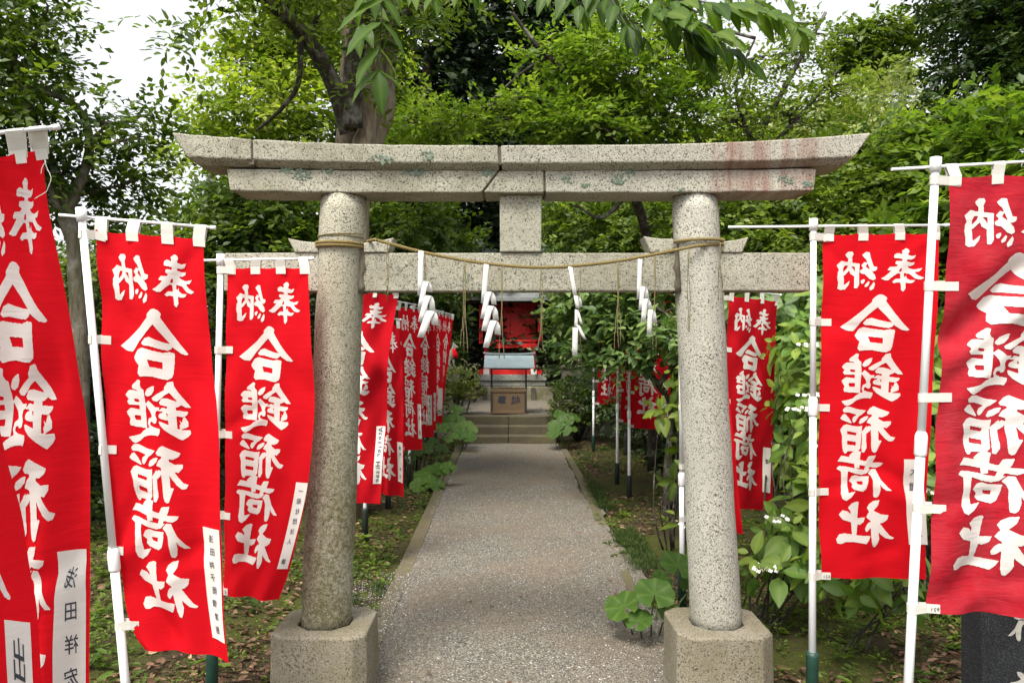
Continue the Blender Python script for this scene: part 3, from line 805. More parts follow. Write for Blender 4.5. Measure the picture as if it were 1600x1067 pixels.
# lower lintel
SY0, SY1 = 3.785, 4.03
sz_t, sz_b = kz_u - .001, zat(301, SY0)
sprof = [(SY0, sz_t), (SY0, sz_b), (SY1, sz_b), (SY1, sz_t)]
def sl(p0, p1): return lambda z: xat(p0, SY0) + (xat(p1, SY0) - xat(p0, SY0))*(sz_t - z)/(sz_t - sz_b)
slift = lambda x, z: .012*max(0, abs(x-.04) - .5)**2
beam('lower_lintel', M['granite_lichen'], sl(354, 359), sl(778, 752), sprof, slift)
beam('lower_lintel', M['granite_lichen'], sl(781, 756), sl(849, 850), sprof, slift, n=3)
beam('lower_lintel', M['granite_rust'], sl(852, 853), sl(1276, 1272), sprof, slift)
m = MB()
for px, y0, y1, z0, z1 in ((393, KY0+.012, KY1-.012, kz_u+.02, kz_t-.006), (781, KY0+.012, KY1-.012, kz_u+.02, kz_t-.006), (768, SY0+.012, SY1-.012, sz_b+.01, sz_t-.005), (851, SY0+.01, SY1-.012, sz_b+.01, sz_t-.005)):
    x = xat(px, y0); w_ = .035 if px == 768 else .012
    m.box((x-w_, y0, z0), (x+w_, y1, z1))
m.build('mortar', M['mortar'], gate)
# tie beam in three lengths, let into the pillars
NY0, NY1 = 3.845, 3.965
nz_t, nz_b = zat(395, NY0), zat(455, NY0)
for a, b, mt in ((350, 498, 'granite'), (566, 1056, 'granite_lichen'), (1124, 1266, 'granite')):
    m = MB(); m.box((xat(a, NY0), NY0, nz_b), (xat(b, NY0), NY1, nz_t), jit=.002)
    m.build('tie_beam', M[mt], gate, bevel=.006)
# centre strut
m = MB(); m.box((xat(781, 3.83), 3.83, nz_t + .002), (xat(846, 3.83), 3.98, sz_b - .001), jit=.002)
m.build('centre_strut', M['granite'], gate, bevel=.006)
# wedges beside the pillars
for a0, a1, b0, b1, t0, t1 in ((449, 498, 460, 498, 372, 379), (568, 615, 568, 605, 379, 371), (1006, 1053, 1017, 1053, 369, 373), (1124, 1171, 1124, 1160, 378, 370)):
    y = 3.83; m = MB()
    m.prism([(xat(b0, y), nz_t + .001), (xat(b1, y), nz_t + .001), (xat(a1, y), zat(t1, y)), ((xat(a0, y)+xat(a1, y))/2, zat((t0+t1)/2 + 1.5, y)), (xat(a0, y), zat(t0, y))], 3.835, 3.975)
    m.build('wedge', M['granite'], gate, bevel=.005)
# lichen crusts on the lintels
def lichen(px, py, y, n, w, seed):
    g_ = random.Random(seed); c = at(px, py, y - .0015); m = MB()
    for k in range(n):
        a_ = g_.random()*6.28; q = g_.random()**.6; o_ = c + Vector((w*q*math.cos(a_), -.0003*(k % 5), w*.55*q*math.sin(a_))); r_ = g_.uniform(.003, .0085)
        k_ = 7; ring = [o_ + Vector((r_*g_.uniform(.6, 1.2)*math.cos(2*PI*i/k_), 0, r_*g_.uniform(.6, 1.2)*math.sin(2*PI*i/k_))) for i in range(k_)]
        m._add([o_ + Vector((0, -.0022, 0))] + ring, [(0, 1+i, 1+(i+1) % k_) for i in range(k_)])
    m.build('lichen', M['lichen'], gate)
for k_, (px, py, n, w) in enumerate(((470, 274, 46, .055), (447, 266, 22, .03), (648, 265, 60, .06), (600, 250, 26, .045), (665, 243, 20, .04), (512, 266, 14, .03), (585, 243, 14, .03), (762, 270, 20, .03), (968, 281, 30, .035), (985, 268, 22, .05), (915, 290, 14, .022), (888, 281, 14, .03), (1228, 282, 26, .04), (1262, 288, 22, .025))):
    lichen(px, py, SY0 - .0005 if py > 262 else KY0 - .0005, n, w, 900 + k_)
# pillars lean a little inward
PL0, PL1 = Vector((-.912, GY, .30)), Vector((-.822, GY, sz_b)); PR0, PR1 = Vector((1.0, GY, .30)), Vector((.893, GY, sz_b))
for A, B, mt in ((PL0, PL1, 'granite_mossy'), (PR0, PR1, 'granite_lit')):
    m = MB(); rings = []
    for i in range(29):
        t = i/28; c = A.lerp(B, t); r = (.121*(1-t) + .111*t) + (.0035*math.sin(t*9 + A.x))*.5
        if t > .985: r -= .004
        rings.append([c + Vector(((r + .0016*math.sin(5*a + t*23) + .001*math.sin(11*a - t*60))*math.cos(a), (r + .0016*math.sin(5*a + t*23))*math.sin(a), 0)) for a in [2*PI*k/48 for k in range(48)]])
    m.loft(rings, True, True, True); m.build('pillar', M[mt], gate)
    # mortar fillets where the tie beam enters
    sx = 1 if A.x < 0 else -1
    zc = (nz_t + nz_b)/2; t = (zc - A.z)/(B.z - A.z); c = A.lerp(B, t)
    m = MB(); rings = []
    for i in range(9):
        zz = nz_b - .006 + (nz_t - nz_b + .05)*i/8; cc = A.lerp(B, (zz - A.z)/(B.z - A.z)); w_ = .012 + .008*math.sin(i*1.9)
        rings.append([Vector((cc.x + sx*.10, 3.842, zz)), Vector((cc.x + sx*(.113 + w_), 3.838, zz)), Vector((cc.x + sx*(.113 + w_), 3.972, zz)), Vector((cc.x + sx*.10, 3.972, zz))])
    m.loft(rings, True, True, True); m.build('mortar', M['mortar'], gate)
# chamfered plinths
for cx_, w_ in ((-.908, .226), (1.0, .226)):
    ch = .062; m = MB(); rings = []
    def octo(s, z, j=0):
        a = w_*s; c_ = ch*s
        pts = [(-a, -a+c_), (-a+c_, -a), (a-c_, -a), (a, -a+c_), (a, a-c_), (a-c_, a), (-a+c_, a), (-a, a-c_)]
        return [Vector((cx_ + x + j*rnd.uniform(-1, 1), GY + y*.98 + j*rnd.uniform(-1, 1), z + j*rnd.uniform(-1, 1)*.5)) for x, y in pts]
    for s, z, j in ((1.03, -.12, 0), (1.02, 0, .002), (1.01, .16, .002), (1.0, .318, .003), (.985, .331, .003)): rings.append(octo(s, z, j))
    hole = [Vector((cx_ + (PL0.x - cx_ if cx_ < 0 else PR0.x - cx_) + .134*math.cos(2*PI*(k+4.5)/8 - PI*.0), GY + .134*math.sin(2*PI*(k+4.5)/8), .333)) for k in range(8)]
    rings.append(hole); rings.append([p + Vector((0, 0, -.03)) for p in hole])
    m.loft(rings, True, True, False)
    ob = m.build('plinth', M['plinth_stone'], gate, bevel=.009, seg=3)

# ------------------------------------------------------------------ straw rope with hanging cords, and paper streamers
rp = empty('shrine_rope', (0.04, 3.77, 1.9), 'twisted straw rope slung between the stone pillars with thin cords hanging', 'rope')
RY = 3.765
def wrap(c, r, a0, a1, z0, z1, n=24):
    return [Vector((c.x + r*math.cos(a0 + (a1-a0)*i/n), c.y + r*math.sin(a0 + (a1-a0)*i/n), z0 + (z1-z0)*i/n)) for i in range(n+1)]
def pil(A, B, z): return A.lerp(B, (z - A.z)/(B.z - A.z))
zl = zat(375, RY); zr = zat(378, RY)
cl_, cr_ = pil(PL0, PL1, zl), pil(PR0, PR1, zr)
path = wrap(cl_, .1265, R(-10), R(-10) - 4*PI, zl - .025, zl + .005, 70)
span = [at(*p, RY) for p in ((576, 372), (606, 380), (660, 394), (726, 407), (790, 415), (846, 418), (905, 415), (965, 408), (1005, 401), (1060, 390), (1090, 384))]
span = [Vector(q) for q in spline(span, 60)]
path += span[2:]
path += wrap(cr_, .1265, R(-62), R(-62) + 2.6*PI, zat(379, RY), zat(371, RY), 44)[2:]
P_ = spline(path, 620)
d_ = np.concatenate([[0], np.cumsum(np.linalg.norm(np.diff(P_, axis=0), axis=1))])
L_ = np.arange(0, d_[-1], .0062); P_ = np.stack([np.interp(L_, d_, P_[:, k]) for k in range(3)], 1)
m = MB()
for s in range(3):
    pts = []
    for i in range(len(P_)):
        tv = Vector(P_[min(i+1, len(P_)-1)] - P_[max(i-1, 0)]).normalized(); a = tv.cross(Vector((0,0,1))).normalized(); b = a.cross(tv)
        w_ = L_[i]/.042*2*PI + s*2*PI/3
        pts.append(Vector(P_[i]) + (a*math.cos(w_) + b*math.sin(w_))*.0041)
    m.tube(pts, .0047, 5)
m.build('twisted_rope', M['rope'], rp)
# thin loose loops tied above the rope on the left pillar
m = MB()
m.tube(wrap(cl_, .116, R(-165), R(-15), zat(364, RY), zat(368, RY), 18), .003, 5)
m.tube(wrap(cl_, .118, R(-160), R(-25), zat(366, RY), zat(362, RY), 18), .0025, 5)
m.build('binding_cord', M['cord'], rp)
for px, y0, y1, n in ((606, 380, 470, 2), (664, 396, 520, 2), (726, 408, 552, 3), (784, 415, 560, 2), (846, 418, 567, 2), (906, 416, 566, 1), (966, 409, 556, 3), (1023, 398, 545, 2), (1076, 389, 518, 2), (1125, 379, 470, 2)):
    m = MB(); YY = RY - .004 if px < 1060 else 3.755
    for k in range(n):
        o_ = (k - (n-1)/2)*rnd.uniform(2.5, 4.5); o2 = o_ + rnd.uniform(-3, 3)
        pts = [at(px + o_*t + o2*t*t*.5 + 1.2*math.sin(t*7 + k*2 + px), y0 + (y1 - y0 - rnd.choice((0, 0, 18)))*t, YY) for t in np.linspace(0, 1, 14)]
        m.tube(pts, .0019, 5)
    m.build('hanging_cord', M['cord'], rp)

def shide(label, pieces, Y=3.748):
    """pieces: (x0, y0, x1, y1, w, fold): a strip of paper in pixels from its top to its foot; fold = length of the curl thrown over its top"""
    th = None
    V, F = [], []
    for i, (x0, y0, x1, y1, w, fold, foldx) in enumerate(pieces):
        o_ = -.006*i; mid = []
        if fold:
            fx = foldx
            mid += [(x0 + fx, y0 + fold, .007), (x0 + fx*.8, y0 + fold*.35, .008), (x0 + fx*.45, y0 + fold*.06, .006), (x0 + fx*.12, y0, .004)]
        else: mid += [(x0, y0, 0)]
        for t in (.2, .45, .7, 1.0):
            mid.append((x0 + (x1-x0)*t, y0 + (y1-y0)*t, -.004*math.sin(t*PI)))
        b = len(V)
        for k, (x, y, dy) in enumerate(mid):
            ww = w*(.88 if k < len(mid)-1 else .8)
            for e in (-.5, 0, .5):
                V.append(at(x + e*ww, y + e*1.2, Y + o_ + dy + (.003 if e == 0 else 0)))
        n = len(mid)
        for k in range(n-1):
            for c in range(2): F.append((b + k*3 + c, b + k*3 + c + 1, b + k*3 + c + 4, b + k*3 + c + 3))
    o = np_obj('paper_streamer', V, F, M['shide_paper'], smooth=False, origin=V[1])
    tag(o, label, 'streamer', 'paper streamers on the straw rope')
    s_ = o.modifiers.new('thickness', 'SOLIDIFY'); s_.thickness = .0012
    return o
shide('white zigzag paper streamer hanging in front of the left banners', [(658, 392, 656, 462, 9, 0, 0), (665, 440, 656, 482, 9, 16, 7), (668, 462, 657, 503, 10, 24, 8), (672, 486, 657, 527, 13, 22, 8)])
shide('white zigzag paper streamer hanging in front of the red shrine', [(760, 413, 755, 474, 8.5, 0, 0), (763, 456, 754, 498, 9, 20, 9), (766, 478, 756, 517, 10, 22, 9), (770, 501, 759, 543, 11, 22, 8)])
shide('twisted white paper streamer with two tails over the plum leaves', [(891, 417, 899, 464, 7.5, 0, 0), (899, 462, 903, 482, 7, 17, 8), (901, 484, 900, 512, 6, 0, 0), (903, 487, 909, 507, 5, 0, 0), (903, 508, 914, 530, 6.5, 0, 0), (899, 512, 898, 556, 9.5, 0, 0)])
shide('white zigzag paper streamer nearest the right pillar', [(1000, 405, 998, 468, 7.5, 0, 0), (1004, 448, 1001, 485, 7.5, 20, 7), (1008, 467, 1005, 503, 8.5, 18, 7), (1016, 484, 1014, 523, 8, 20, 7)])

# ------------------------------------------------------------------ ground, path, kerbs, steps, terrace
def gz(x, y):
    """height of the forest floor"""
    s = np.maximum(0, np.abs(x) - .95)
    bank = .10*(1 - np.exp(-s*1.1)) + .02*np.maximum(0, s - 2)
    n = .022*np.sin(2.1*x + 1.3*y) + .016*np.sin(4.7*x - 3.1*y + 1) + .009*np.sin(11*x + 8*y) + .006*np.sin(23*x - 19*y)
    far = .05*np.maximum(0, y - 15) * (np.abs(x) > 1.0)
    return -.03 + (bank + n*np.minimum(1, s*2.5))*np.clip((s + .02)*3, 0, 1) + np.minimum(far, 1.6)*np.clip(s/3, 0, 1)
xs = np.concatenate([np.linspace(-90, -9, 16), np.linspace(-8.5, 8.5, 180), np.linspace(9, 90, 16)])
ys = np.concatenate([np.linspace(-30, .5, 10), np.linspace(1, 16, 170), np.linspace(16.5, 120, 40)])
X_, Y_ = np.meshgrid(xs, ys)
n_ = len(xs); i, j = np.meshgrid(np.arange(n_-1), np.arange(len(ys)-1)); a = (j*n_ + i).ravel()
go = np_obj('ground', np.stack([X_, Y_, gz(X_, Y_)], -1).reshape(-1, 3), [np.stack([a, a+1, a+n_+1, a+n_], 1)], M['floor'], smooth=True)
tag(go, kind='structure')
# gravel path: ragged on the right where the kerb is buried
ypt = np.linspace(-6, 13.62, 220)
rag = lambda y, p: .03*np.sin(y*3.1 + p) + .02*np.sin(y*7.7 + 2*p) + .012*np.sin(y*19 + p)
xl = np.where(ypt < 3.5, -1.0, -.80) + 0*ypt; xr = np.where(ypt < 8.6, .90, .80) + rag(ypt, 1)*np.where(ypt < 8.6, 1.0, .4) + np.where(ypt < 6.2, .06, 0)
nx = 24
Vp = []
for k, y in enumerate(ypt):
    for q in range(nx+1):
        f = q/nx; x = xl[k]*(1-f) + xr[k]*f
        Vp.append((x, y, .004 + .012*math.sin(PI*f) + .004*math.sin(3*x + 1.7*y) + .003*math.sin(7*x - 4*y)))
i, j = np.meshgrid(np.arange(nx), np.arange(len(ypt)-1)); a = (j*(nx+1) + i).ravel()
tag(np_obj('path', Vp, [np.stack([a, a+1, a+nx+2, a+nx+1], 1)], M['gravel'], smooth=True), kind='structure')
def kerb(name, pts, w, h, gap=1.2):
    m = MB(); P = spline(pts, 200); d = np.concatenate([[0], np.cumsum(np.linalg.norm(np.diff(P, axis=0), axis=1))]); y = 0
    while y < d[-1] - .2:
        e = min(y + gap*rnd.uniform(.8, 1.1), d[-1])
        a, b = [Vector([np.interp(q, d, P[:, k]) for k in range(3)]) for q in (y + .003, e - .003)]
        t = (b - a).normalized(); nrm = Vector((t.y, -t.x, 0))*w/2; dz = rnd.uniform(-.006, .006)
        hh = Vector((0, 0, h + dz))
        m.loft([[p - nrm - Vector((0,0,.1)), p + nrm - Vector((0,0,.1)), p + nrm*.96 + hh, p - nrm*.96 + hh] for p in (a, b)], True, True, False)
        y = e
    return tag(m.build(name, M['kerb_stone'], bevel=.008), kind='structure')
kerb('left_kerb', [(-.78, 2.2, 0), (-.79, 4, 0), (-.80, 6, 0), (-.84, 9, 0), (-.86, 11.5, 0), (-.88, 13.5, 0)], .12, .014)
kerb('right_kerb', [(.845, 7.3, 0), (.86, 8.5, 0), (.865, 10, 0), (.86, 11.6, 0), (.84, 13.0, 0)], .10, .013)
kerb('right_kerb_end', [(.825, 5.25, 0), (.83, 5.9, 0)], .07, .022)

# steps
sx0, sx1, sxm = -.86, .76, -.06
for k, (z0, z1, y0, y1) in enumerate(((-.05, .135, 13.57, 13.89), (.0, .275, 13.87, 14.2), (.0, .425, 14.17, 14.48))):
    st = empty('stone_step', (0, y0, 0), ('mossy lowest stone step at the far end of the gravel path', 'middle stone step below the offertory box', 'topmost stone step just in front of the offertory box')[k], 'step', 'stone steps up to the shrine')
    for a_, b_ in ((sx0 - .02*k, sxm - .004), (sxm + .004, sx1 + .02*k)):
        m = MB(); m.box((a_, y0, z0), (b_, y1 - (.018 if k < 2 else 0), z1), jit=.004); m.build('slab', M['step_stone'], st, bevel=.014)
# terrace
m = MB(); m.box((-3.6, 14.485, -.2), (3.6, 18.9, .41)); tag(m.build('terrace', M['mossy_wall'], bevel=.02), kind='structure')
V = []; nx_, ny_ = 30, 30
for k in range(ny_+1):
    for q in range(nx_+1):
        x = -3.55 + 7.1*q/nx_; y = 14.49 + 3.9*k/ny_; V.append((x, y, .418 + .006*math.sin(5*x + 3*y) + .004*math.sin(11*x - 9*y)))
i, j = np.meshgrid(np.arange(nx_), np.arange(ny_)); a = (j*(nx_+1) + i).ravel()
tag(np_obj('terrace_gravel', V, [np.stack([a, a+1, a+nx_+2, a+nx_+1], 1)], M['gravel'], smooth=True), kind='structure')
tw = empty('terrace_wall', (0, 18.4, .4), 'low mossy stone retaining wall below the shrine pedestal', 'wall')
for a_, b_ in ((-1.45, -.62), (-.612, -.02), (-.012, .50), (.508, .96)):
    m = MB(); m.box((a_, 18.40, .38), (b_, 18.62, .725 + rnd.uniform(-.006, .006)), jit=.004); m.build('stone_block', M['mossy_wall'], tw, bevel=.012)
for px in (-.62, .50):
    m = MB(); m.box((px - .06, 18.36, .38), (px + .05, 18.398, .71)); m.build('stone_post', M['dark_stone'], tw, bevel=.008)
m = MB(); m.box((-3.4, 18.63, .38), (3.4, 25, .715)); tag(m.build('upper_terrace', M['floor']), kind='structure')

# ------------------------------------------------------------------ shrine on its pedestal
pd = empty('shrine_pedestal', (-.05, 19.3, .72), 'pale grey two-tier stone pedestal under the small red shrine', 'pedestal')
m = MB()
for a_, b_ in ((-.87, -.515), (-.51, .47), (.475, .80)): m.box((a_, 19.02, .716), (b_, 20.6, .845), jit=.002)
m.build('lower_tier', M['grey_stone'], pd, bevel=.008)
m = MB(); m.box((-.91, 18.98, .847), (.83, 20.65, .99), jit=.003); m.build('upper_tier', M['grey_stone'], pd, bevel=.01)
sh = empty('shrine', (-.04, 19.8, .99), 'small vermilion wooden shrine with grey curved roof on a stone pedestal', 'shrine')
def sb(name, lo, hi, mat='shrine_red', bev=.006):
    m = MB(); m.box(lo, hi); return m.build(name, M[mat], sh, bevel=bev)
sb('base_beam', (-.80, 19.04, .992), (.72, 19.16, 1.10)); sb('base_beam', (-.80, 20.2, .992), (.72, 20.3, 1.10))
for x in (-.615, .52):
    sb('post', (x - .055, 19.10, 1.102), (x + .055, 19.20, 1.62)); sb('post', (x - .055, 20.1, 1.102), (x + .055, 20.2, 1.62))
    sb('white_fitting', (x - .07, 19.028, .995), (x + .07, 19.15, 1.12), 'white_fit', .003)
sb('shade_backing', (-.55, 19.95, .992), (.46, 19.98, 1.62), 'shrine_dark')  # added dark sheet: paints the shade of the open space under the floor
sb('floor_beam', (-.68, 19.02, 1.622), (.62, 20.3, 1.73))
sb('railing', (-.66, 19.03, 1.78), (.60, 19.06, 1.815), 'shrine_red', .004)
# body with panelled doors
sb('wall', (-.60, 19.45, 1.732), (.52, 20.25, 2.78), 'shrine_red')
for x in (-.60, .52): sb('corner_post', (x - .05, 19.38, 1.732), (x + .05, 19.48, 2.74))
for a_, b_ in ((-.545, -.045), (-.035, .465)):
    d = sb('door', (a_, 19.415, 1.80), (b_, 19.448, 2.62))
    m = MB()
    for q in range(5):
        x = a_ + .03 + (b_ - a_ - .06)*q/4; m.box((x - .014, 19.398, 1.82), (x + .014, 19.414, 2.60))
    for z in (1.84, 2.2, 2.58): m.box((a_ + .01, 19.392, z - .022), (b_ - .01, 19.4135, z + .022))
    m.build('muntin', M['shrine_red'], d)
    m = MB(); m.lathe((((a_+b_)/2 + (.22 if a_ < -.1 else -.22)), 19.385, 2.0), [(.001, -.02), (.022, -.015), (.022, .015), (.001, .02)], 10); m.build('fitting', M['brass'], d)
sb('lintel_beam', (-.74, 19.36, 2.66), (.66, 19.47, 2.78))
# roof: long front slope, rafters with white ends
rx0, rx1 = -1.22, 1.14
def roofline(y):
    t = (y - 18.62)/(19.95 - 18.62)
    return 2.80 + 1.16*(t**1.55) if t <= 1 else 3.96 - 1.0*((y - 19.95)/1.3)**1.0
ysr = list(np.linspace(18.62, 19.95, 14)) + list(np.linspace(20.05, 21.2, 6))
m = MB()
m.loft([[Vector((x, y, roofline(y) + .05*abs((x + .04)/1.18)**3)) for y in ysr] + [Vector((x, y, roofline(y) - .075 + .05*abs((x + .04)/1.18)**3)) for y in ysr[::-1]] for x in np.linspace(rx0, rx1, 15)], True, True, False)
m.build('roof', M['roof_metal'], sh)
m = MB()
rings = []
for x in np.linspace(-1.22, 1.14, 15):
    zz = 4.0 + .05*abs((x + .04)/1.18)**2
    rings.append([Vector((x, 19.86, zz - .05)), Vector((x, 20.06, zz - .05)), Vector((x, 20.06, zz + .035)), Vector((x, 20.09, zz + .04)), Vector((x, 20.09, zz + .075)), Vector((x, 19.83, zz + .075)), Vector((x, 19.83, zz + .04)), Vector((x, 19.86, zz + .035))])
m.loft(rings, True, True, False); m.build('ridge_cap', M['roof_metal'], sh)
sb('eave_board', (-1.15, 18.74, 2.68), (1.07, 18.79, 2.80), 'shrine_dark', .004)
for q in range(21):
    x = -1.13 + q*.109
    m = MB(); m.loft([[Vector((x + dx, y, z0 + dz)) for dx, dz in ((-.022, -.02), (.022, -.02), (.022, .025), (-.022, .025))] for y, z0 in ((18.68, 2.765), (19.4, 3.02))], True, True, False)
    rf = m.build('rafter', M['shrine_dark'], sh)
    m = MB(); m.box((x - .023, 18.670, 2.744), (x + .023, 18.679, 2.792)); m.build('white_end', M['white_fit'], rf)
for x in (-.74, .66):
    sb('porch_post', (x - .045, 18.95, 1.73), (x + .045, 19.04, 2.66), 'shrine_red', .004)
# offertory box with a sloping metal canopy
BX0, BX1 = xat(768, 14.62), xat(821, 14.62)
ob = empty('offertory_box', ((BX0+BX1)/2, 14.8, .425), 'weathered wooden offertory box marked 奉納 under a small blue-grey metal canopy', 'offertory box')
bz0, bz1 = .435, zat(609, 14.62)
m = MB(); m.box((BX0, 14.62, bz0), (BX1, 15.06, bz1))
m.build('box_body', M['box_wood'], ob, bevel=.008)
for z0_, z1_ in ((bz0 - .005, bz0 + .05), (bz1 - .045, bz1 + .012)):
    m = MB(); m.box((BX0 - .014, 14.606, z0_), (BX1 + .014, 15.074, z1_)); m.build('rim', M['box_wood'], ob, bevel=.006)
m = MB()
for x in (BX0, BX1): m.box((x - .018, 14.600, bz0 + .03), (x + .018, 14.64, bz1 - .03))
m.build('corner_strap', M['iron'], ob)
m = MB()
for q in range(9):
    x = BX0 + .04 + (BX1 - BX0 - .08)*q/8; m.box((x - .012, 14.64, bz1 + .013), (x + .012, 15.04, bz1 + .03))
m.build('grille', M['box_wood'], ob)
for ch, px in (('奉', 784.5), ('納', 805.5)):
    v, f = font_mesh(ch, .022); s_ = .165; c_ = at(px, 624.5, 14.612)
    m = MB(); m._add([(c_.x + x*s_, 14.6125, c_.z + y*s_) for x, y, _ in v], f)
    m.build('lettering', M['ink'], ob)
px0, px1 = xat(768, 14.9), xat(822, 14.9)
for x in (px0, px1):
    m = MB(); m.box((x - .014, 14.86, .42), (x + .014, 14.89, zat(560, 14.9))); m.build('canopy_post', M['iron'], ob)
    m = MB(); m.box((x - .014, 15.12, .42), (x + .014, 15.15, zat(556, 14.9))); m.build('canopy_post', M['iron'], ob)
cx0, cx1 = xat(756, 14.5), xat(835, 14.5)
zf, zb = zat(575.5, 14.45), zat(556, 15.0)
m = MB(); m.loft([[Vector((x, 14.45, zf)), Vector((x, 14.45, zf + .02)), Vector((x, 15.0, zb + .02)), Vector((x, 15.0, zb))] for x in np.linspace(cx0, cx1, 7)], True, True, False)
m.loft([[Vector((x, 15.0, zb)), Vector((x, 15.0, zb + .02)), Vector((x, 15.4, zb - .12)), Vector((x, 15.4, zb - .14))] for x in (cx0, cx1)], True, True, False)
for q in range(1, 4):
    x = cx0 + (cx1 - cx0)*q/4; m.loft([[Vector((x - .006, 14.448, zf + .02)), Vector((x + .006, 14.448, zf + .02)), Vector((x + .006, 14.448, zf + .026)), Vector((x - .006, 14.448, zf + .026))], [Vector((x - .006, 15.0, zb + .02)), Vector((x + .006, 15.0, zb + .02)), Vector((x + .006, 15.0, zb + .026)), Vector((x - .006, 15.0, zb + .026))]], True, True, False)
m.build('canopy', M['canopy_metal'], ob)
m = MB(); m.loft([[Vector((x, 14.97, zb + .02 + .02*abs((x - (cx0+cx1)/2)/.46)**3)), Vector((x, 15.06, zb + .02 + .02*abs((x - (cx0+cx1)/2)/.46)**3)), Vector((x, 15.06, zb + .05 + .02*abs((x - (cx0+cx1)/2)/.46)**3)), Vector((x, 14.97, zb + .05 + .02*abs((x - (cx0+cx1)/2)/.46)**3))] for x in np.linspace(cx0 - .03, cx1 + .03, 11)], True, True, False)
m.build('canopy_ridge', M['canopy_metal'], ob)

# ------------------------------------------------------------------ fox statues
def fox(label, plabel, px, py_top, py_ped, Y, face):
    x = xat(px, Y); z0 = zat(py_ped, Y)
    pe = empty('statue_pedestal', (x, Y, .42), plabel, 'pedestal', 'stone pedestals of the fox statues')
    m = MB(); m.box((x - .24, Y - .24, .40), (x + .24, Y + .24, .62)); m.build('foot', M['dark_stone'], pe, bevel=.015)
    m = MB(); m.box((x - .19, Y - .19, .622), (x + .19, Y + .19, z0 - .06)); m.build('shaft', M['dark_stone'], pe, bevel=.01)
    m = MB(); m.box((x - .22, Y - .22, z0 - .058), (x + .22, Y + .22, z0)); m.build('cap', M['dark_stone'], pe, bevel=.012)
    fx = empty('fox_statue', (x, Y, z0), label, 'statue', 'stone fox statues with red bibs')
    h = zat(py_top, Y) - z0; f = face
    J = {'hip': (-.16*f, 0, .20), 'back': (-.09*f, 0, .40), 'chest': (.07*f, 0, .52), 'neck': (.12*f, 0, .70), 'head': (.15*f, 0, .84), 'snout': (.26*f, -.03, .79), 'nose': (.33*f, -.04, .765),
         'e1': (.12*f, -.05, .93), 'e1t': (.10*f, -.06, 1.0), 'e2': (.12*f, .05, .93), 'e2t': (.10*f, .06, 1.0),
         's1': (.10*f, -.07, .40), 'k1': (.13*f, -.08, .18), 'p1': (.14*f, -.08, .03), 't1': (.20*f, -.08, .025), 's2': (.10*f, .07, .40), 'k2': (.13*f, .08, .18), 'p2': (.14*f, .08, .03), 't2': (.20*f, .08, .025),
         'h1': (-.08*f, -.12, .17), 'h1f': (-.02*f, -.13, .035), 'h1t': (.06*f, -.13, .03), 'h2': (-.08*f, .12, .17), 'h2f': (-.02*f, .13, .035), 'h2t': (.06*f, .13, .03),
         'tl1': (-.27*f, 0, .14), 'tl2': (-.33*f, 0, .36), 'tl3': (-.29*f, 0, .60), 'tl4': (-.24*f, 0, .72)}
    E = 'hip back,back chest,chest neck,neck head,head snout,snout nose,head e1,e1 e1t,head e2,e2 e2t,chest s1,s1 k1,k1 p1,p1 t1,chest s2,s2 k2,k2 p2,p2 t2,hip h1,h1 h1f,h1f h1t,hip h2,h2 h2f,h2f h2t,hip tl1,tl1 tl2,tl2 tl3,tl3 tl4'
    Rr = dict(hip=.15, back=.13, chest=.13, neck=.085, head=.085, snout=.05, nose=.028, e1=.032, e2=.032, e1t=.01, e2t=.01, s1=.065, s2=.065, k1=.045, k2=.045, p1=.04, p2=.04, t1=.035, t2=.035, h1=.10, h2=.10, h1f=.05, h2f=.05, h1t=.04, h2t=.04, tl1=.05, tl2=.08, tl3=.07, tl4=.02)
    ks = list(J); sc = h/1.0
    me = bpy.data.meshes.new('body'); me.from_pydata([Vector(J[k])*sc for k in ks], [tuple(ks.index(q) for q in e.split()) for e in E.split(',')], []); me.materials.append(M['fox_stone'])
    o = link_mesh('body', me, fx)
    o.modifiers.new('skin', 'SKIN'); sv = me.skin_vertices[0].data if me.skin_vertices else None
    if sv is None:
        bm = bmesh.new(); bm.from_mesh(me); bm.verts.layers.skin.verify(); bm.to_mesh(me); bm.free(); sv = me.skin_vertices[0].data
    for k_, s_ in zip(ks, sv): s_.radius = (Rr[k_]*sc, Rr[k_]*sc); s_.use_root = k_ == 'hip'
    ss = o.modifiers.new('sub', 'SUBSURF'); ss.levels = ss.render_levels = 2
    # bib: a tied collar and a cloth hanging over the chest
    c = Vector((x, Y, z0)); m = MB(); m.smooth = True
    n = 16; rings = []
    for rr, zz, dx in ((.10, .735, .12), (.135, .68, .115), (.17, .60, .13), (.185, .50, .15), (.19, .40, .155)):
        ring = []
        for k in range(n+1):
            a_ = -1.9 + 3.8*k/n; w_ = 1 + .06*math.sin(5*a_ + zz*9)
            ring.append(c + Vector((sc*(dx + rr*math.cos(a_)*w_*.8)*f, sc*rr*math.sin(a_)*w_, sc*(zz - .2*max(0, math.cos(a_))*(.74 - zz)))))
        rings.append(ring)
    m.loft(rings, False, False, True)
    b = m.build('bib', M['red_cloth'], fx); s_ = b.modifiers.new('thickness', 'SOLIDIFY'); s_.thickness = .006
    return fx
fox('stone fox statue with red bib facing the path, left of the shrine', 'dark stone pedestal carrying the left fox behind a clipped azalea', 704, 534, 573, 15.6, 1)
fox('stone fox statue with red bib half hidden by plum leaves, right of the shrine', 'broad dark stone pedestal of the right fox below plum leaves', 893, 532, 571, 15.8, -1)

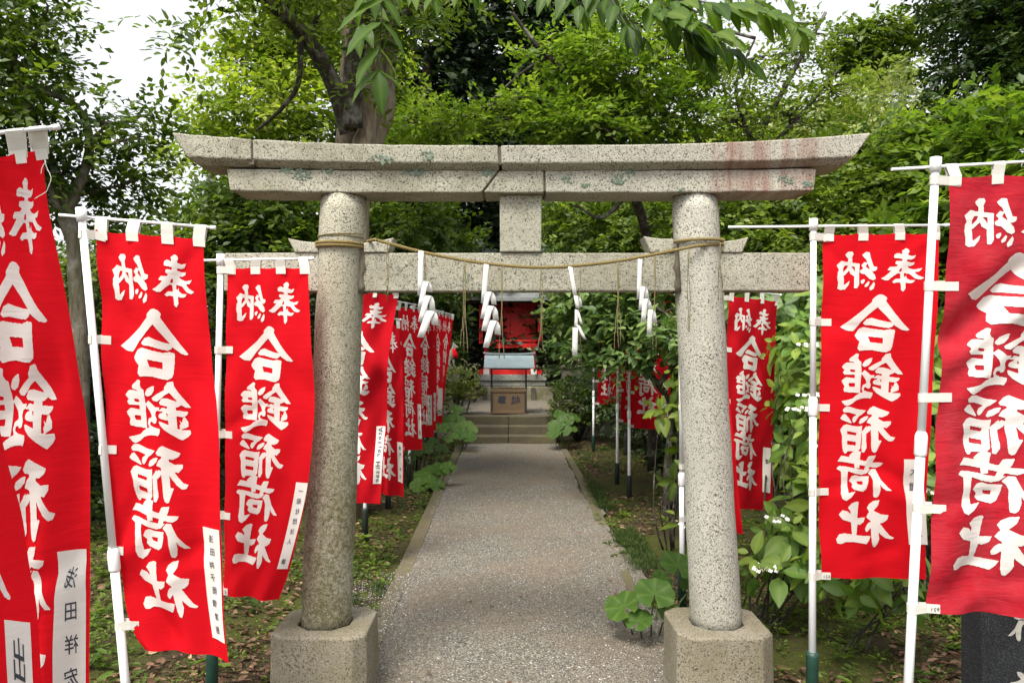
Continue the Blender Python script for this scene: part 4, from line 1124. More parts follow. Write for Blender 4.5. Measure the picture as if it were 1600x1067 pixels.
# ------------------------------------------------------------------ black stone monument
MX0, MY0 = xat(1533, 3.5), 3.5
mo = empty('stone_monument', (MX0 + .21, MY0 + .08, 0), 'black polished stone monument with white carved 荷社, below the faded banner', 'monument')
m = MB(); m.box((MX0, MY0, -.3), (MX0 + .42, MY0 + .16, 1.25)); m.build('slab', M['black_granite'], mo, bevel=.006)
m = MB(); m.box((MX0 - .12, MY0 - .12, -.3), (MX0 + .54, MY0 + .30, .06), jit=.005); m.build('base', M['grey_stone'], mo, bevel=.012)
for k, nme in enumerate(('hammer', 'rice', 'load', 'shrine')):
    A = glyph_field([nme]); gv, gf = contour(A, 5)
    c = (gv.min(0) + gv.max(0))/2; sz = np.array([BW_, BH_])*.235/118
    zc = {0: 1.03, 1: .74, 2: .455, 3: .175}[k]
    X = MX0 + .205 - (gv[:, 0] - c[0])*sz[0]; Z = zc - (gv[:, 1] - c[1])*sz[1]*1.02
    # raised strokes with a rough dip along the middle
    np_obj('carved_character', np.stack([X, np.full(len(X), MY0 - .004), Z], 1), gf, M['white_carve'], mo)

# ------------------------------------------------------------------ leaves
LEAF4 = (np.array([[0,0,0],[.48,.27,.055],[1,0,-.05],[.48,-.27,.055]]), [np.array([[0,2,1],[0,3,2]])])
LEAF6 = (np.array([[0,0,0],[.28,.20,.045],[.66,.17,.035],[1,0,-.07],[.66,-.17,.035],[.28,-.20,.045]]), [np.array([[0,3,2,1],[0,5,4,3]])])
def leaf_grid(n=7, wid=.2, bend=.22, fold=.05, wave=.012, tipw=1.0):
    V = []
    for i in range(n+1):
        t = i/n; w = wid*(math.sin(PI*min(1, t*.985 + .01)**(.84*tipw)))**.98
        for e in (-1, -.5, 0, .5, 1):
            V.append((t, e*w, fold*abs(e)*w/wid - bend*t*t + wave*math.sin(t*20 + e)*abs(e)))
    F = [(i*5+c, i*5+c+1, i*5+c+6, i*5+c+5) for i in range(n) for c in range(4)]
    return np.array(V), [np.array(F)]
LEAF_OVAL = leaf_grid(6, .27, .20, .05, .012, .95)
LEAF_LONG = leaf_grid(8, .19, .24, .045, .014, .95)
NEEDLE = (np.array([[0,0,0],[.5,.10,.0],[1,0,-.02],[.5,-.10,.0]]), [np.array([[0,2,1],[0,3,2]])])

def rib(tm, T, amt=.16, edge=-.05):
    o_ = np.tile(np.array([edge, 0, amt, 0, edge]), len(tm[0])//5)
    return np.clip(T.reshape(-1, len(tm[0])) + o_[None], 0, 1).ravel()

def unit(a): return a/np.maximum(1e-9, np.linalg.norm(a, axis=-1, keepdims=True))
def put_leaves(tmpl, pos, d, up, size, tint):
    """one leaf per row: at pos, pointing along d, upper face towards up"""
    T, fs = tmpl
    d = unit(d); s = unit(np.cross(up, d)); n = np.cross(d, s)
    V = pos[:, None, :] + size[:, None, None]*(T[None, :, 0:1]*d[:, None, :] + T[None, :, 1:2]*s[:, None, :] + T[None, :, 2:3]*n[:, None, :])
    k = len(T); off = (np.arange(len(pos))*k)[:, None, None]
    F = [(f[None] + off).reshape(-1, f.shape[1]) for f in fs]
    return V.reshape(-1, 3), F, np.repeat(tint, k)

def sprays(g, blobs, n, shell=.45, gaps=.0, gfreq=1.6):
    """spray feet spread through a set of ellipsoids (cx, cy, cz, rx, ry, rz), denser toward the outside, with gaps cut by a coarse noise"""
    B = np.array(blobs, float); vol = B[:, 3]*B[:, 4]*B[:, 5]; pick = g.choice(len(B), size=n*2, p=vol**.8/np.sum(vol**.8))
    u = unit(g.normal(size=(n*2, 3))); r = shell + (1-shell)*g.random(n*2)**.6
    u2 = u.copy()
    r = r*(1 + .16*np.sin(u[:, 0]*4.1 + B[pick, 0]*3) * np.sin(u[:, 1]*3.7 + 1.3) + .12*np.sin(u[:, 2]*7 + B[pick, 2]*5))
    p = B[pick, :3] + u*r[:, None]*B[pick, 3:6]
    ph = np.sin(p[:, 0]*gfreq*2.3 + 1.1*np.sin(p[:, 2]*gfreq*1.7)) + np.sin(p[:, 1]*gfreq*1.9 + 2) + np.sin(p[:, 2]*gfreq*2.9 + 1.3*np.sin(p[:, 0]*gfreq))
    keep = ph > (-3 + 6*gaps*.62)
    p, u, pick = p[keep][:n], u[keep][:n], pick[keep][:n]
    return p, u, B[pick, :3], pick

def crown(name, parent, mat, blobs, n, per=9, leaf=.07, spray=.32, tmpl=LEAF4, seed=0, shell=.4, gaps=.25, droop=.15, flat=.75, tint_mu=.45, tint_sd=.2, gfreq=1.6, zmin=None, light_up=0.0):
    g = np.random.default_rng(seed)
    p, u, c, pick = sprays(g, blobs, n, shell, gaps, gfreq)
    N = len(p)
    out = unit(u*np.array([1, 1, .35]) + g.normal(size=(N, 3))*.45)
    out[:, 2] -= droop
    out = unit(out)
    up = unit(np.array([0, 0, 1.0])*flat + g.normal(size=(N, 3))*.30 + u*(1-flat))
    side = unit(np.cross(up, out))
    t = (np.arange(per) + .5)/per
    t = t[None] + g.normal(size=(N, per))*.04
    sg = np.where(np.arange(per) % 2 == 0, 1.0, -1.0)[None, :, None]
    L = spray*g.uniform(.6, 1.25, N)
    pos = p[:, None] + out[:, None]*(t*L[:, None])[..., None] + np.array([0, 0, -1.0])*((t**2)*L[:, None]*droop*.8)[..., None]
    d = out[:, None]*.62 + side[:, None]*sg*.8 + g.normal(size=(N, per, 3))*.22
    upl = up[:, None] + g.normal(size=(N, per, 3))*.28
    size = leaf*g.uniform(.62, 1.2, (N, per))
    bl_t = g.normal(size=len(blobs))*.10
    tint = np.clip(tint_mu + (g.normal(size=N)*tint_sd*1.2)[:, None] + g.normal(size=(N, per))*.13 + bl_t[pick][:, None], 0, 1)
    V, F, T = put_leaves(tmpl, pos.reshape(-1, 3), d.reshape(-1, 3), upl.reshape(-1, 3), size.ravel(), tint.ravel())
    return np_obj(name, V, F, M[mat], parent, tint=T), p, c

def limb(a, b, r0, r1, wob=.08, n=8, seed=0, sag=0):
    g = random.Random(seed); a, b = Vector(a), Vector(b); L = (b - a).length
    pts = []
    o1, o2 = [Vector((g.uniform(-1, 1), g.uniform(-1, 1), g.uniform(-.6, .6)))*wob*L for _ in range(2)]
    for i in range(n+1):
        t = i/n
        pts.append(a.lerp(b, t) + o1*math.sin(PI*t) + o2*.5*math.sin(2*PI*t) + Vector((0, 0, -sag*math.sin(PI*t)*L)))
    return pts, [r0 + (r1 - r0)*(i/n)**.8 for i in range(n+1)]

def tree(name, label, cat, foot, trunk_pts, trunk_r, blobs, n, bark_m, leaf_m, group=None, twigs=60, limbs=True, seed=0, trunk2=(), sides=10, twig_r=.006, **kw):
    th = empty(name, foot, label, cat, group)
    g = random.Random(seed + 5)
    kw.setdefault('shell', .22)
    cr, p, c = crown('crown', th, leaf_m, blobs, int(n*1.35), seed=seed, **kw)
    m = MB(); tp = [Vector(q) for q in spline([foot] + list(trunk_pts), max(8, 7*len(trunk_pts)))]
    nT = len(tp); rr = [trunk_r*(1.28 if i == 0 else 1.12 if i == 1 else 1)*(1 - .72*i/(nT-1)) for i in range(nT)]
    m.tube(tp, rr, sides)
    ends = []
    for pts, r0, r1 in trunk2:
        q = [Vector(w) for w in spline(pts, 7*len(pts))]; k = len(q)
        m.tube(q, [r0 + (r1-r0)*i/(k-1) for i in range(k)], 8); ends.append(q)
    if limbs:
        hubs = []
        for k, b in enumerate(blobs):
            cc = Vector(b[:3]); zc = cc.z - .8*b[5]
            src = min(tp[nT//3:] + [e for q in ends for e in q[len(q)//3:]], key=lambda q: (q - cc).length + abs(q.z - zc)*.6)
            pts, rs = limb(src, cc, max(.012, trunk_r*.30), .010, .10, 8, seed*31 + k)
            m.tube(pts, rs, 6); hubs.append(pts)
        idx = list(range(len(p))); g.shuffle(idx)
        for i in idx[:twigs]:
            foot_p = Vector(p[i]); best = min((q for h in hubs for q in h[3:]), key=lambda q: (q - foot_p).length_squared)
            pts, rs = limb(best, foot_p, twig_r*1.6, twig_r*.5, .10, 5, i)
            m.tube(pts, rs, 4)
    m.build('trunk', M[bark_m], th)
    return th
def bl(px, py, Y, r, ry=None, rz=None):
    v = at(px, py, Y); return (v.x, v.y, v.z, r, ry or r, rz or r*.75)
def footat(px, Y, off=0):
    x = xat(px, Y); return Vector((x, Y, float(gz(np.array(x), np.array(float(Y)))) - .04))

# ------------------------------------------------------------------ trees
# great old tree behind the gate's left pillar: several fused stems
f_ = footat(535, 7.6)
mt = empty('great_tree', f_, 'old multi-stemmed tree with pale grooved trunk rising behind the left pillar', 'tree')
m = MB()
for (x0, x1, x2, r0, r1, dy) in ((549, 546, 540, .105, .07, 0), (566, 566, 562, .12, .085, .10), (596, 599, 610, .115, .085, .02), (582, 581, 590, .11, .08, -.11)):
    q = [Vector(w) for w in spline([(xat((x0+500)/2, 7.6), 7.6 + dy, f_.z), at(x0 - 18 - (x0-545)*.35, 330, 7.6 + dy), at(x1, 170, 7.6 + dy), at(x2, -20, 7.6 + dy), at(x2 + (x2-572)*1.2, -260, 7.6 + dy)], 34)]
    m.tube(q, [(r0*1.35 if i < 2 else r0) + (r1 - r0)*i/33 + .012*math.sin(i*1.3 + x0) for i in range(34)], 14)
m.build('trunk', M['bark_main'], mt)
m = MB()
for pts, r0, r1 in (([at(545, 208, 7.35), at(520, 130, 7.2), at(480, 62, 7.0), at(420, 2, 6.7), at(330, -60, 6.4)], .085, .05), ([at(550, 200, 7.3), at(552, 120, 7.2), at(560, 50, 7.2), at(578, -10, 7.1), at(600, -80, 7.0)], .10, .06),
                    ([at(500, 95, 7.1), at(488, 55, 7.0), at(500, 15, 7.0)], .035, .02), ([at(556, 70, 7.2), at(600, 30, 7.4), at(690, 5, 7.8), at(800, -30, 8)], .05, .02),
                    ([at(470, 60, 6.95), at(466, 130, 7.0), at(440, 170, 7.1), at(400, 205, 7.3)], .03, .012)):
    q = [Vector(w) for w in spline(pts, 26)]; m.tube(q, [r0 + (r1-r0)*i/25 for i in range(26)], 10)
m.build('bough', M['bark_dark'], mt)
crown('crown', mt, 'leaf_mid', [bl(312, 45, 6.2, .13, .3, .09), bl(268, 72, 6.0, .09, .3, .08), bl(345, 25, 7.0, .10, .3, .06), bl(470, 15, 8.2, .25, .4, .14), bl(510, -5, 8.2, .35, .5, .2), bl(400, -50, 6.6, .3, .5, .12), bl(235, 40, 6.0, .10, .3, .05), bl(640, 30, 7.4, .3, .4, .16), bl(590, 40, 7.0, .22, .3, .2), bl(556, 12, 6.9, .2, .3, .14), bl(612, 88, 7.0, .14, .2, .1), bl(480, 100, 6.9, .14, .2, .1), bl(560, 130, 7.0, .10, .2, .08),
                                bl(690, -20, 7.6, .4, .5, .14), bl(560, -60, 7, .8, .8, .3), bl(420, -70, 6.4, .6, .6, .3)], 620, per=10, leaf=.085, spray=.34, tmpl=LEAF6, seed=2, gaps=.2, droop=.4, tint_mu=.4)

# left: dark broad-leaved tree with its trunk between the two near banners
tree('broadleaf_tree', 'dark leafy tree with slim leaning trunk between the two nearest left banners', 'tree', footat(122, 6.4),
     [at(124, 520, 6.4), at(118, 430, 6.4), at(108, 330, 6.4), at(70, 230, 6.5), at(20, 120, 6.6)], .085,
     [bl(20, 50, 6.5, .42), bl(85, 130, 6.6, .26, .3, .14), bl(50, 165, 6.4, .45), bl(165, 195, 6.5, .36, .4, .24), bl(215, 215, 6.7, .30), bl(110, 260, 6.6, .46), bl(190, 290, 6.8, .36), bl(20, 260, 6.3, .45), bl(90, 350, 6.9, .40), bl(0, -10, 6.3, .5), bl(75, 10, 6.4, .12, .2, .08), bl(-60, 120, 6.3, .8), bl(-60, 300, 6.5, .7), bl(235, 180, 6.7, .16, .2, .1)],
     1150, 'bark_left', 'leaf_mid', twigs=190, seed=3, per=9, leaf=.082, spray=.36, gaps=.52, tint_mu=.24, tint_sd=.22, trunk2=(([at(112, 380, 6.4), at(88, 320, 6.35), at(60, 250, 6.3), at(-20, 190, 6.2)], .04, .02), ([at(108, 330, 6.4), at(140, 230, 6.5), at(110, 160, 6.5), at(0, 130, 6.4)], .045, .02)))
tree('broadleaf_tree', 'mid green tree filling the gap above the pillar-side left banner', 'tree', footat(300, 9.5),
     [at(300, 480, 9.5), at(310, 380, 9.5), at(330, 270, 9.5)], .10,
     [bl(240, 420, 9.5, .6), bl(330, 400, 9.3, .6), bl(420, 370, 9.2, .6), bl(470, 430, 9.0, .55), bl(320, 310, 9.6, .42), bl(390, 310, 9.3, .6), bl(470, 330, 9.4, .55), bl(560, 380, 9.6, .5), bl(250, 480, 9.2, .6), bl(150, 470, 9.0, .6), bl(180, 400, 9.8, .45), bl(130, 560, 9, .6), bl(340, 460, 9.2, .6), bl(640, 350, 9.8, .5), bl(690, 400, 10.2, .5)],
     2500, 'bark_dark', 'leaf_mid', twigs=70, seed=4, per=10, leaf=.10, spray=.42, gaps=.30, tint_mu=.33, tint_sd=.2)
tree('broadleaf_tree', 'bright yellow-green tree left of the great trunk, above the upper lintel', 'tree', footat(430, 11),
     [at(430, 500, 11), at(440, 330, 11), at(430, 200, 11), at(420, 100, 11)], .12,
     [bl(405, 95, 11, .5), bl(425, 50, 10.8, .6), bl(480, 70, 11, .66), bl(368, 170, 10.6, .58), bl(430, 160, 10.4, .66), bl(500, 180, 10.6, .6), bl(318, 232, 11, .42), bl(390, 240, 10.6, .6), bl(480, 250, 10.8, .6), bl(420, -10, 11, .8), bl(510, 10, 11.2, .7), bl(560, 100, 11.6, .6), bl(640, 190, 11.6, .5)],
     1750, 'bark_dark', 'leaf_bright', twigs=220, seed=5, per=9, leaf=.105, spray=.42, gaps=.46, tint_mu=.5, tint_sd=.24)
# dark cedars behind
def cedar(px, Y, h, r, seed, label, n=900):
    th = empty('cedar_tree', footat(px, Y), label, 'tree', 'dark cedars behind the shrine'); x = xat(px, Y); g = np.random.default_rng(seed)
    z = h*(.12 + .88*g.random(n)**.85); rad = r*np.clip(1.08 - z/h, .06, 1)**.75*(.45 + .55*g.random(n)**.5); a = g.random(n)*2*PI
    lay = .25*np.sin(z*3.1 + a*1.5); rad = rad*(1 + lay)
    p = np.stack([x + rad*np.cos(a), Y + rad*np.sin(a), z], 1); u = np.stack([np.cos(a), np.sin(a), -.25 + 0*a], 1)
    per = 16; out = unit(u + g.normal(size=(n, 3))*.25); t = (np.arange(per)+.5)/per
    side = unit(np.cross(np.array([0, 0, 1.0]), out)); L = .75*g.uniform(.6, 1.3, n)
    pos = p[:, None] + out[:, None]*(t[None]*L[:, None])[..., None] + np.array([0, 0, -.35])*(t[None]**2*L[:, None])[..., None] + g.normal(size=(n, per, 3))*.09
    sg = np.where(np.arange(per) % 2 == 0, 1.0, -1.0)[None, :, None]
    d = out[:, None]*.7 + side[:, None]*sg*.6 + g.normal(size=(n, per, 3))*.3
    upv = np.array([0, 0, 1.0]) + g.normal(size=(n, per, 3))*.5
    tint = np.clip(.4 + (g.normal(size=n)*.22)[:, None] + g.normal(size=(n, per))*.12, 0, 1)
    V, F, T = put_leaves(LEAF4, pos.reshape(-1, 3), d.reshape(-1, 3), upv.reshape(-1, 3), (.26*g.uniform(.6, 1.2, (n, per))).ravel(), tint.ravel())
    np_obj('crown', V, F, M['leaf_conifer'], th, tint=T)
    m = MB(); fz = footat(px, Y).z; m.tube([Vector((x, Y, fz)), Vector((x + .05, Y, h*.4)), Vector((x, Y, h*.95))], [.26, .2, .04], 10)
    for k in range(14):
        zz = h*(.12 + .06*k); a_ = k*2.4; m.tube([Vector((x, Y, zz)), Vector((x + r*.45*math.cos(a_), Y + r*.45*math.sin(a_), zz + .15)), Vector((x + r*.8*math.cos(a_)*(1 - zz/h), Y + r*.8*math.sin(a_)*(1 - zz/h), zz - .1))], [.05, .03, .01], 5)
    m.build('trunk', M['bark_cedar'], th)
for px, Y, h, r, sd, lb in ((665, 20.5, 12.5, 2.5, 61, 'dark cedar rising just right of the great trunk, left of the centre strut'), (765, 22.5, 11.5, 2.5, 62, 'dark cedar directly above the centre strut and shrine roof'), (868, 21.5, 11.2, 2.5, 63, 'dark cedar right of the centre strut behind the pale maple'), (590, 24, 9.5, 2.4, 64, 'shorter dark cedar hidden behind the great trunk'), (968, 22.5, 9.0, 2.3, 65, 'shorter dark cedar behind the forked maple trunk')):
    cedar(px, Y, h, r, sd, lb, 1150)
# forked maple
tree('maple_tree', 'light green maple with dark forked trunk right of the centre strut', 'tree', footat(1022, 10.6),
     [at(1016, 420, 9.8), at(990, 300, 9.0), at(966, 225, 8.6), at(955, 150, 8.6), at(952, 80, 8.7)], .075,
     [bl(745, 200, 8.8, .38, .5, .16), bl(845, 165, 8.6, .40, .5, .2), bl(890, 195, 8.4, .42, .6, .2), bl(920, 90, 8.5, .42, .5, .22), bl(850, 75, 8.6, .22, .3, .10), bl(980, 120, 8.4, .45, .6, .24), bl(1040, 180, 8.6, .45, .6, .25), bl(940, 200, 8.2, .4, .5, .16), bl(700, 205, 9, .45, .6, .2), bl(1060, 90, 8.8, .45, .6, .25), bl(990, 35, 8.8, .42, .5, .2), bl(650, 195, 9.2, .34, .4, .16)],
     1250, 'bark_dark', 'leaf_maple', twigs=170, seed=7, per=9, leaf=.085, spray=.34, gaps=.36, flat=.9, droop=.1, tint_mu=.5, tint_sd=.22,
     trunk2=(([at(966, 225, 8.6), at(930, 165, 8.5), at(880, 110, 8.4), at(835, 66, 8.3), at(800, 20, 8.2)], .045, .018), ([at(960, 190, 8.6), at(1000, 110, 8.7), at(1030, 40, 8.8)], .03, .012), ([at(985, 300, 8.6), at(940, 340, 8.5), at(900, 320, 8.4)], .03, .01)))
# airy tree on the right with sky showing through
tree('cherry_tree', 'airy thin-branched tree with sky showing through, above the right lintel tip', 'tree', footat(1165, 9.4),
     [at(1165, 420, 9.4), at(1175, 300, 9.4), at(1185, 220, 9.4), at(1230, 130, 9.4), at(1290, 20, 9.4)], .07,
     [bl(1110, 130, 9.2, .5, .6, .3), bl(1180, 90, 9.4, .5, .6, .32), bl(1250, 70, 9.4, .4, .5, .2), bl(1150, 190, 9.2, .5, .6, .25), bl(1230, 180, 9.4, .5, .6, .28), bl(1300, 140, 9.6, .42, .5, .25), bl(1110, 50, 9.6, .45, .6, .25), bl(1290, 55, 9.4, .2, .3, .08), bl(1190, 30, 9.6, .26, .4, .08)],
     520, 'bark_dark', 'leaf_mid', twigs=190, seed=8, per=8, leaf=.075, spray=.36, gaps=.38, flat=.9, droop=.05, tint_mu=.62, tint_sd=.2,
     trunk2=(([at(1165, 330, 9.4), at(1080, 200, 9.3), at(1050, 100, 9.2), at(1060, 30, 9.2)], .04, .012), ([at(1180, 240, 9.4), at(1150, 140, 9.3), at(1180, 60, 9.2)], .03, .01), ([at(1175, 260, 9.4), at(1260, 170, 9.5), at(1310, 110, 9.6)], .03, .01)))
# right: dense dark tree
tree('evergreen_tree', 'dense near-black evergreen in the upper right corner', 'tree', footat(1570, 10.5),
     [at(1570, 300, 10.5), at(1575, 120, 10.5), at(1580, -60, 10.5)], .22,
     [bl(1522, 85, 10.2, .5), bl(1515, 15, 10.4, .5), bl(1570, 30, 10, .75), bl(1580, 130, 9.8, .75), bl(1515, 150, 10, .5), bl(1640, 90, 10, .9), bl(1640, -30, 10, 1.0), bl(1550, -50, 10.4, .8), bl(1610, 210, 9.9, .75), bl(1530, 210, 10.2, .5), bl(1720, 100, 10.5, 1.1)],
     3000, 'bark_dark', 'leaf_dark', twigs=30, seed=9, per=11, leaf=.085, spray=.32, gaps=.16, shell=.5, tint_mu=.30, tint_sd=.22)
# distant trees on the right, some with haze tinted into their leaves
for k, (px, py, Y, r, mt_, lb) in enumerate(((1300, 200, 24, 1.5, 'leaf_hazy', 'distant haze-pale yellow-green tree behind the right lintel tip'), (1385, 170, 26, 1.6, 'leaf_hazy', 'distant haze-pale tree below the far pine'), (1440, 235, 22, 1.5, 'leaf_hazy', 'distant haze-pale tree beside the dark evergreen'), (1215, 240, 25, 1.5, 'leaf_bright', 'distant green tree between the right wedge and lintel'), (1130, 215, 27, 1.6, 'leaf_bright', 'distant green tree behind the airy cherry'))):
    tree('distant_tree', lb, 'tree', footat(px, Y), [at(px, py + 150, Y), at(px, py, Y)], .2,
         [bl(px, py, Y, r), bl(px - 45, py + 40, Y - .8, r*.75), bl(px + 45, py + 45, Y - .8, r*.75), bl(px + 5, py + 80, Y - 1.2, r*.9), bl(px - 20, py - 22, Y, r*.6), bl(px - 50, py + 120, Y - 1, r), bl(px + 50, py + 120, Y - 1, r)], 760, 'bark_dark', mt_, 'distant trees over the right banners', twigs=0, seed=70 + k, per=9, leaf=.24, spray=.75, gaps=.25, tint_mu=.55, tint_sd=.22)
tree('pine_tree', 'distant pine with flat-topped crown against the white sky', 'tree', footat(1372, 30), [at(1374, 300, 30), at(1368, 160, 30), at(1376, 90, 30), at(1366, 50, 30)], .26,
     [bl(1340, 60, 30, 1.0, 1, .4), bl(1385, 45, 30, 1.0, 1, .4), bl(1360, 90, 30, 1.1, 1, .4), bl(1410, 75, 30, .8, .8, .35), bl(1320, 95, 30, .7, .8, .3), bl(1390, 115, 30, .9, .9, .4)], 420, 'bark_dark', 'leaf_mid', twigs=20, seed=80, per=10, leaf=.26, spray=.6, gaps=.2, tint_mu=.55)
# right thicket
for k, (lb, blobs, mt_, mu, n, px, Y) in enumerate((
    ('fine-leaved green bush above the right end of the tie beam', [bl(1180, 330, 8.2, .5), bl(1240, 300, 8.4, .5), bl(1300, 270, 8.6, .5), bl(1210, 390, 8, .5), bl(1280, 360, 8.1, .5), bl(1150, 400, 8.2, .45), bl(1120, 350, 8.6, .45), bl(1330, 330, 8.3, .5), bl(1300, 420, 7.9, .5)], 'leaf_mid', .62, 2100, 1240, 8.2),
    ('green bush behind the bright red right banner', [bl(1380, 300, 8, .5), bl(1420, 250, 8.2, .5), bl(1370, 380, 7.8, .5), bl(1440, 340, 7.8, .5), bl(1350, 230, 8.6, .4), bl(1420, 420, 7.6, .5), bl(1350, 480, 7.4, .5), bl(1450, 480, 7.4, .55)], 'leaf_mid', .5, 1900, 1400, 7.9),
    ('leafy bush with upright shoots behind the faded banner at right', [bl(1500, 260, 7.4, .42), bl(1560, 240, 7.2, .45), bl(1530, 330, 7.0, .55), bl(1600, 320, 7.0, .6), bl(1470, 210, 7.6, .3, .3, .3), bl(1560, 190, 7.4, .25, .3, .35), bl(1490, 400, 7, .6), bl(1600, 420, 7, .6), bl(1500, 560, 6.8, .7), bl(1600, 560, 6.8, .7)], 'leaf_maple', .4, 1900, 1540, 7.1))):
    tree('bush', lb, 'bush', footat(px, Y), [at(px, 520, Y), at(px + 5, 400, Y)], .05, blobs, n, 'bark_dark', mt_, twigs=40, seed=90 + k, per=10, leaf=.078 if k < 2 else .11, spray=.30, gaps=.28, tint_mu=mu, tint_sd=.23)
# undergrowth far left, behind the banners and round the shrine
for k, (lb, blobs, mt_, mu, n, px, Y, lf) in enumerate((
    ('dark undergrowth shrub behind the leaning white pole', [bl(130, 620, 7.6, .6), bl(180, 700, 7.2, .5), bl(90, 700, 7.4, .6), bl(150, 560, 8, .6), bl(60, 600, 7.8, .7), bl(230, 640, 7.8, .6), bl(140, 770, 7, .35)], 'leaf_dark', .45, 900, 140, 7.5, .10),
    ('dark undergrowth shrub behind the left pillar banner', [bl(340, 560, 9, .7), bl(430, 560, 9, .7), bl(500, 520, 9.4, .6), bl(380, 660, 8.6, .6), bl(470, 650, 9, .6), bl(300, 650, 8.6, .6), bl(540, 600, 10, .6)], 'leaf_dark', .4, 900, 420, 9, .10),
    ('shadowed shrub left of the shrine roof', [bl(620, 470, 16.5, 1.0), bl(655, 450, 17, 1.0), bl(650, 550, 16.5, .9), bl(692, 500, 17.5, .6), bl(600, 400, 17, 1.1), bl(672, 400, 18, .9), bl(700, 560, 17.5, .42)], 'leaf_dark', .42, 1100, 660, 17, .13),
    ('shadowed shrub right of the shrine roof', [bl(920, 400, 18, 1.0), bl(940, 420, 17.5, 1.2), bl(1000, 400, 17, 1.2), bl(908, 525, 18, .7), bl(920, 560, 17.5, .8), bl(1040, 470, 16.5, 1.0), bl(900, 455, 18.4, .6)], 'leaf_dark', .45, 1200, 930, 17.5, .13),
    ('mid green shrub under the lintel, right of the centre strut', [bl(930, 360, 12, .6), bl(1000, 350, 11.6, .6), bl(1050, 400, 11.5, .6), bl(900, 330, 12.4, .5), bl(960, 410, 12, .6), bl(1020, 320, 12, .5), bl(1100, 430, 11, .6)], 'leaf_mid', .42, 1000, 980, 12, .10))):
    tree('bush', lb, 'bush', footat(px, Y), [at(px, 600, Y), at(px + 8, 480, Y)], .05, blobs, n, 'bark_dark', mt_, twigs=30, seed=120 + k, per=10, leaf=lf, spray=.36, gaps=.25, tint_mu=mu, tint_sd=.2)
# plum tree with rounded leaves right of the path
tree('plum_tree', 'small plum tree with crooked dark trunk and round pale leaves right of the path', 'tree', footat(1044, 7.63),
     [at(1043, 740, 7.63), at(1046, 690, 7.6), at(1048, 640, 7.6), at(1030, 600, 7.5), at(990, 570, 7.5)], .046,
     [bl(960, 500, 7.8, .30, .4, .20), bl(918, 492, 8.2, .28, .5, .2), bl(1010, 490, 7.5, .30, .4, .22), bl(1040, 520, 7.3, .26, .35, .22), bl(893, 528, 8.4, .2, .4, .13), bl(930, 540, 8, .26, .4, .16), bl(880, 482, 8.6, .18, .4, .09), bl(1000, 450, 7.6, .3, .4, .2), bl(930, 460, 8, .34, .4, .18), bl(1060, 470, 7.3, .25, .35, .22), bl(980, 560, 7.5, .2, .3, .1), bl(915, 440, 8.4, .26, .4, .13)],
     760, 'bark_plum', 'leaf_plum', twigs=90, seed=14, per=6, leaf=.098, spray=.20, tmpl=LEAF_OVAL, gaps=.25, shell=.35, flat=.8, tint_mu=.64, tint_sd=.22,
     trunk2=(([at(1030, 600, 7.5), at(1060, 560, 7.3), at(1075, 520, 7.2)], .03, .012), ([at(1040, 615, 7.55), at(1000, 570, 7.6), at(960, 560, 7.8), at(900, 530, 8.2)], .035, .012), ([at(1046, 790, 7.6), at(1062, 765, 7.4), at(1068, 690, 7.3)], .035, .02)))
for k, (lb, blobs, mt_, mu, n, px, Y, lf) in enumerate((
    ('dark shrub in the shade behind the dark red right banner', [bl(1180, 600, 10, .7), bl(1250, 590, 9.6, .7), bl(1120, 620, 10.6, .7), bl(1220, 690, 9.2, .55), bl(1300, 640, 9, .7), bl(1150, 520, 10.4, .6), bl(1230, 500, 10, .7)], 'leaf_mid', .30, 1000, 1200, 9.8, .10),
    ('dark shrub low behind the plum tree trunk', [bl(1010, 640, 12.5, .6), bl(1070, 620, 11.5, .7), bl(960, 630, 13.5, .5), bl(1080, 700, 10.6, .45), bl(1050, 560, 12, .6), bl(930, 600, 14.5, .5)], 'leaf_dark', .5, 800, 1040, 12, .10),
    ('dark shrub far right behind the faded banner pole', [bl(1400, 620, 8.6, .7), bl(1470, 640, 8.2, .7), bl(1550, 680, 8, .8), bl(1370, 720, 8.2, .5), bl(1450, 740, 7.8, .5)], 'leaf_mid', .25, 800, 1440, 8.3, .10),
    ('dark shrub low between the left pillar and the third banner', [bl(560, 700, 9.8, .5), bl(500, 700, 9.5, .6), bl(440, 720, 9.3, .5), bl(610, 650, 12, .6), bl(640, 610, 13.5, .6)], 'leaf_dark', .45, 650, 520, 10, .09))):
    tree('bush', lb, 'bush', footat(px, Y), [at(px, 660, Y), at(px + 8, 560, Y)], .04, blobs, n, 'bark_dark', mt_, twigs=20, seed=140 + k, per=10, leaf=lf, spray=.34, gaps=.2, tint_mu=mu, tint_sd=.2)
for k, (lb, blobs, n, px, Y) in enumerate((
    ('dark shrub far left behind the nearest banners', [bl(-60, 640, 9.5, .9), bl(-180, 620, 10, 1.0), bl(30, 600, 10.5, .8), bl(-320, 600, 11, 1.1), bl(-100, 520, 11, .9), bl(-250, 500, 11.5, 1.0)], 900, -100, 10),
    ('leafy shrub beyond the monument at the far right', [bl(1690, 640, 8, .9), bl(1800, 620, 8.5, 1.0), bl(1650, 720, 7.4, .5), bl(1760, 500, 9, .9), bl(1900, 560, 9, 1.1)], 800, 1720, 8.4))):
    tree('bush', lb, 'bush', footat(px, Y), [at(px, 640, Y), at(px + 8, 560, Y)], .05, blobs, n, 'bark_dark', 'leaf_mid', twigs=20, seed=160 + k, per=10, leaf=.12, spray=.42, gaps=.2, tint_mu=.3, tint_sd=.2)
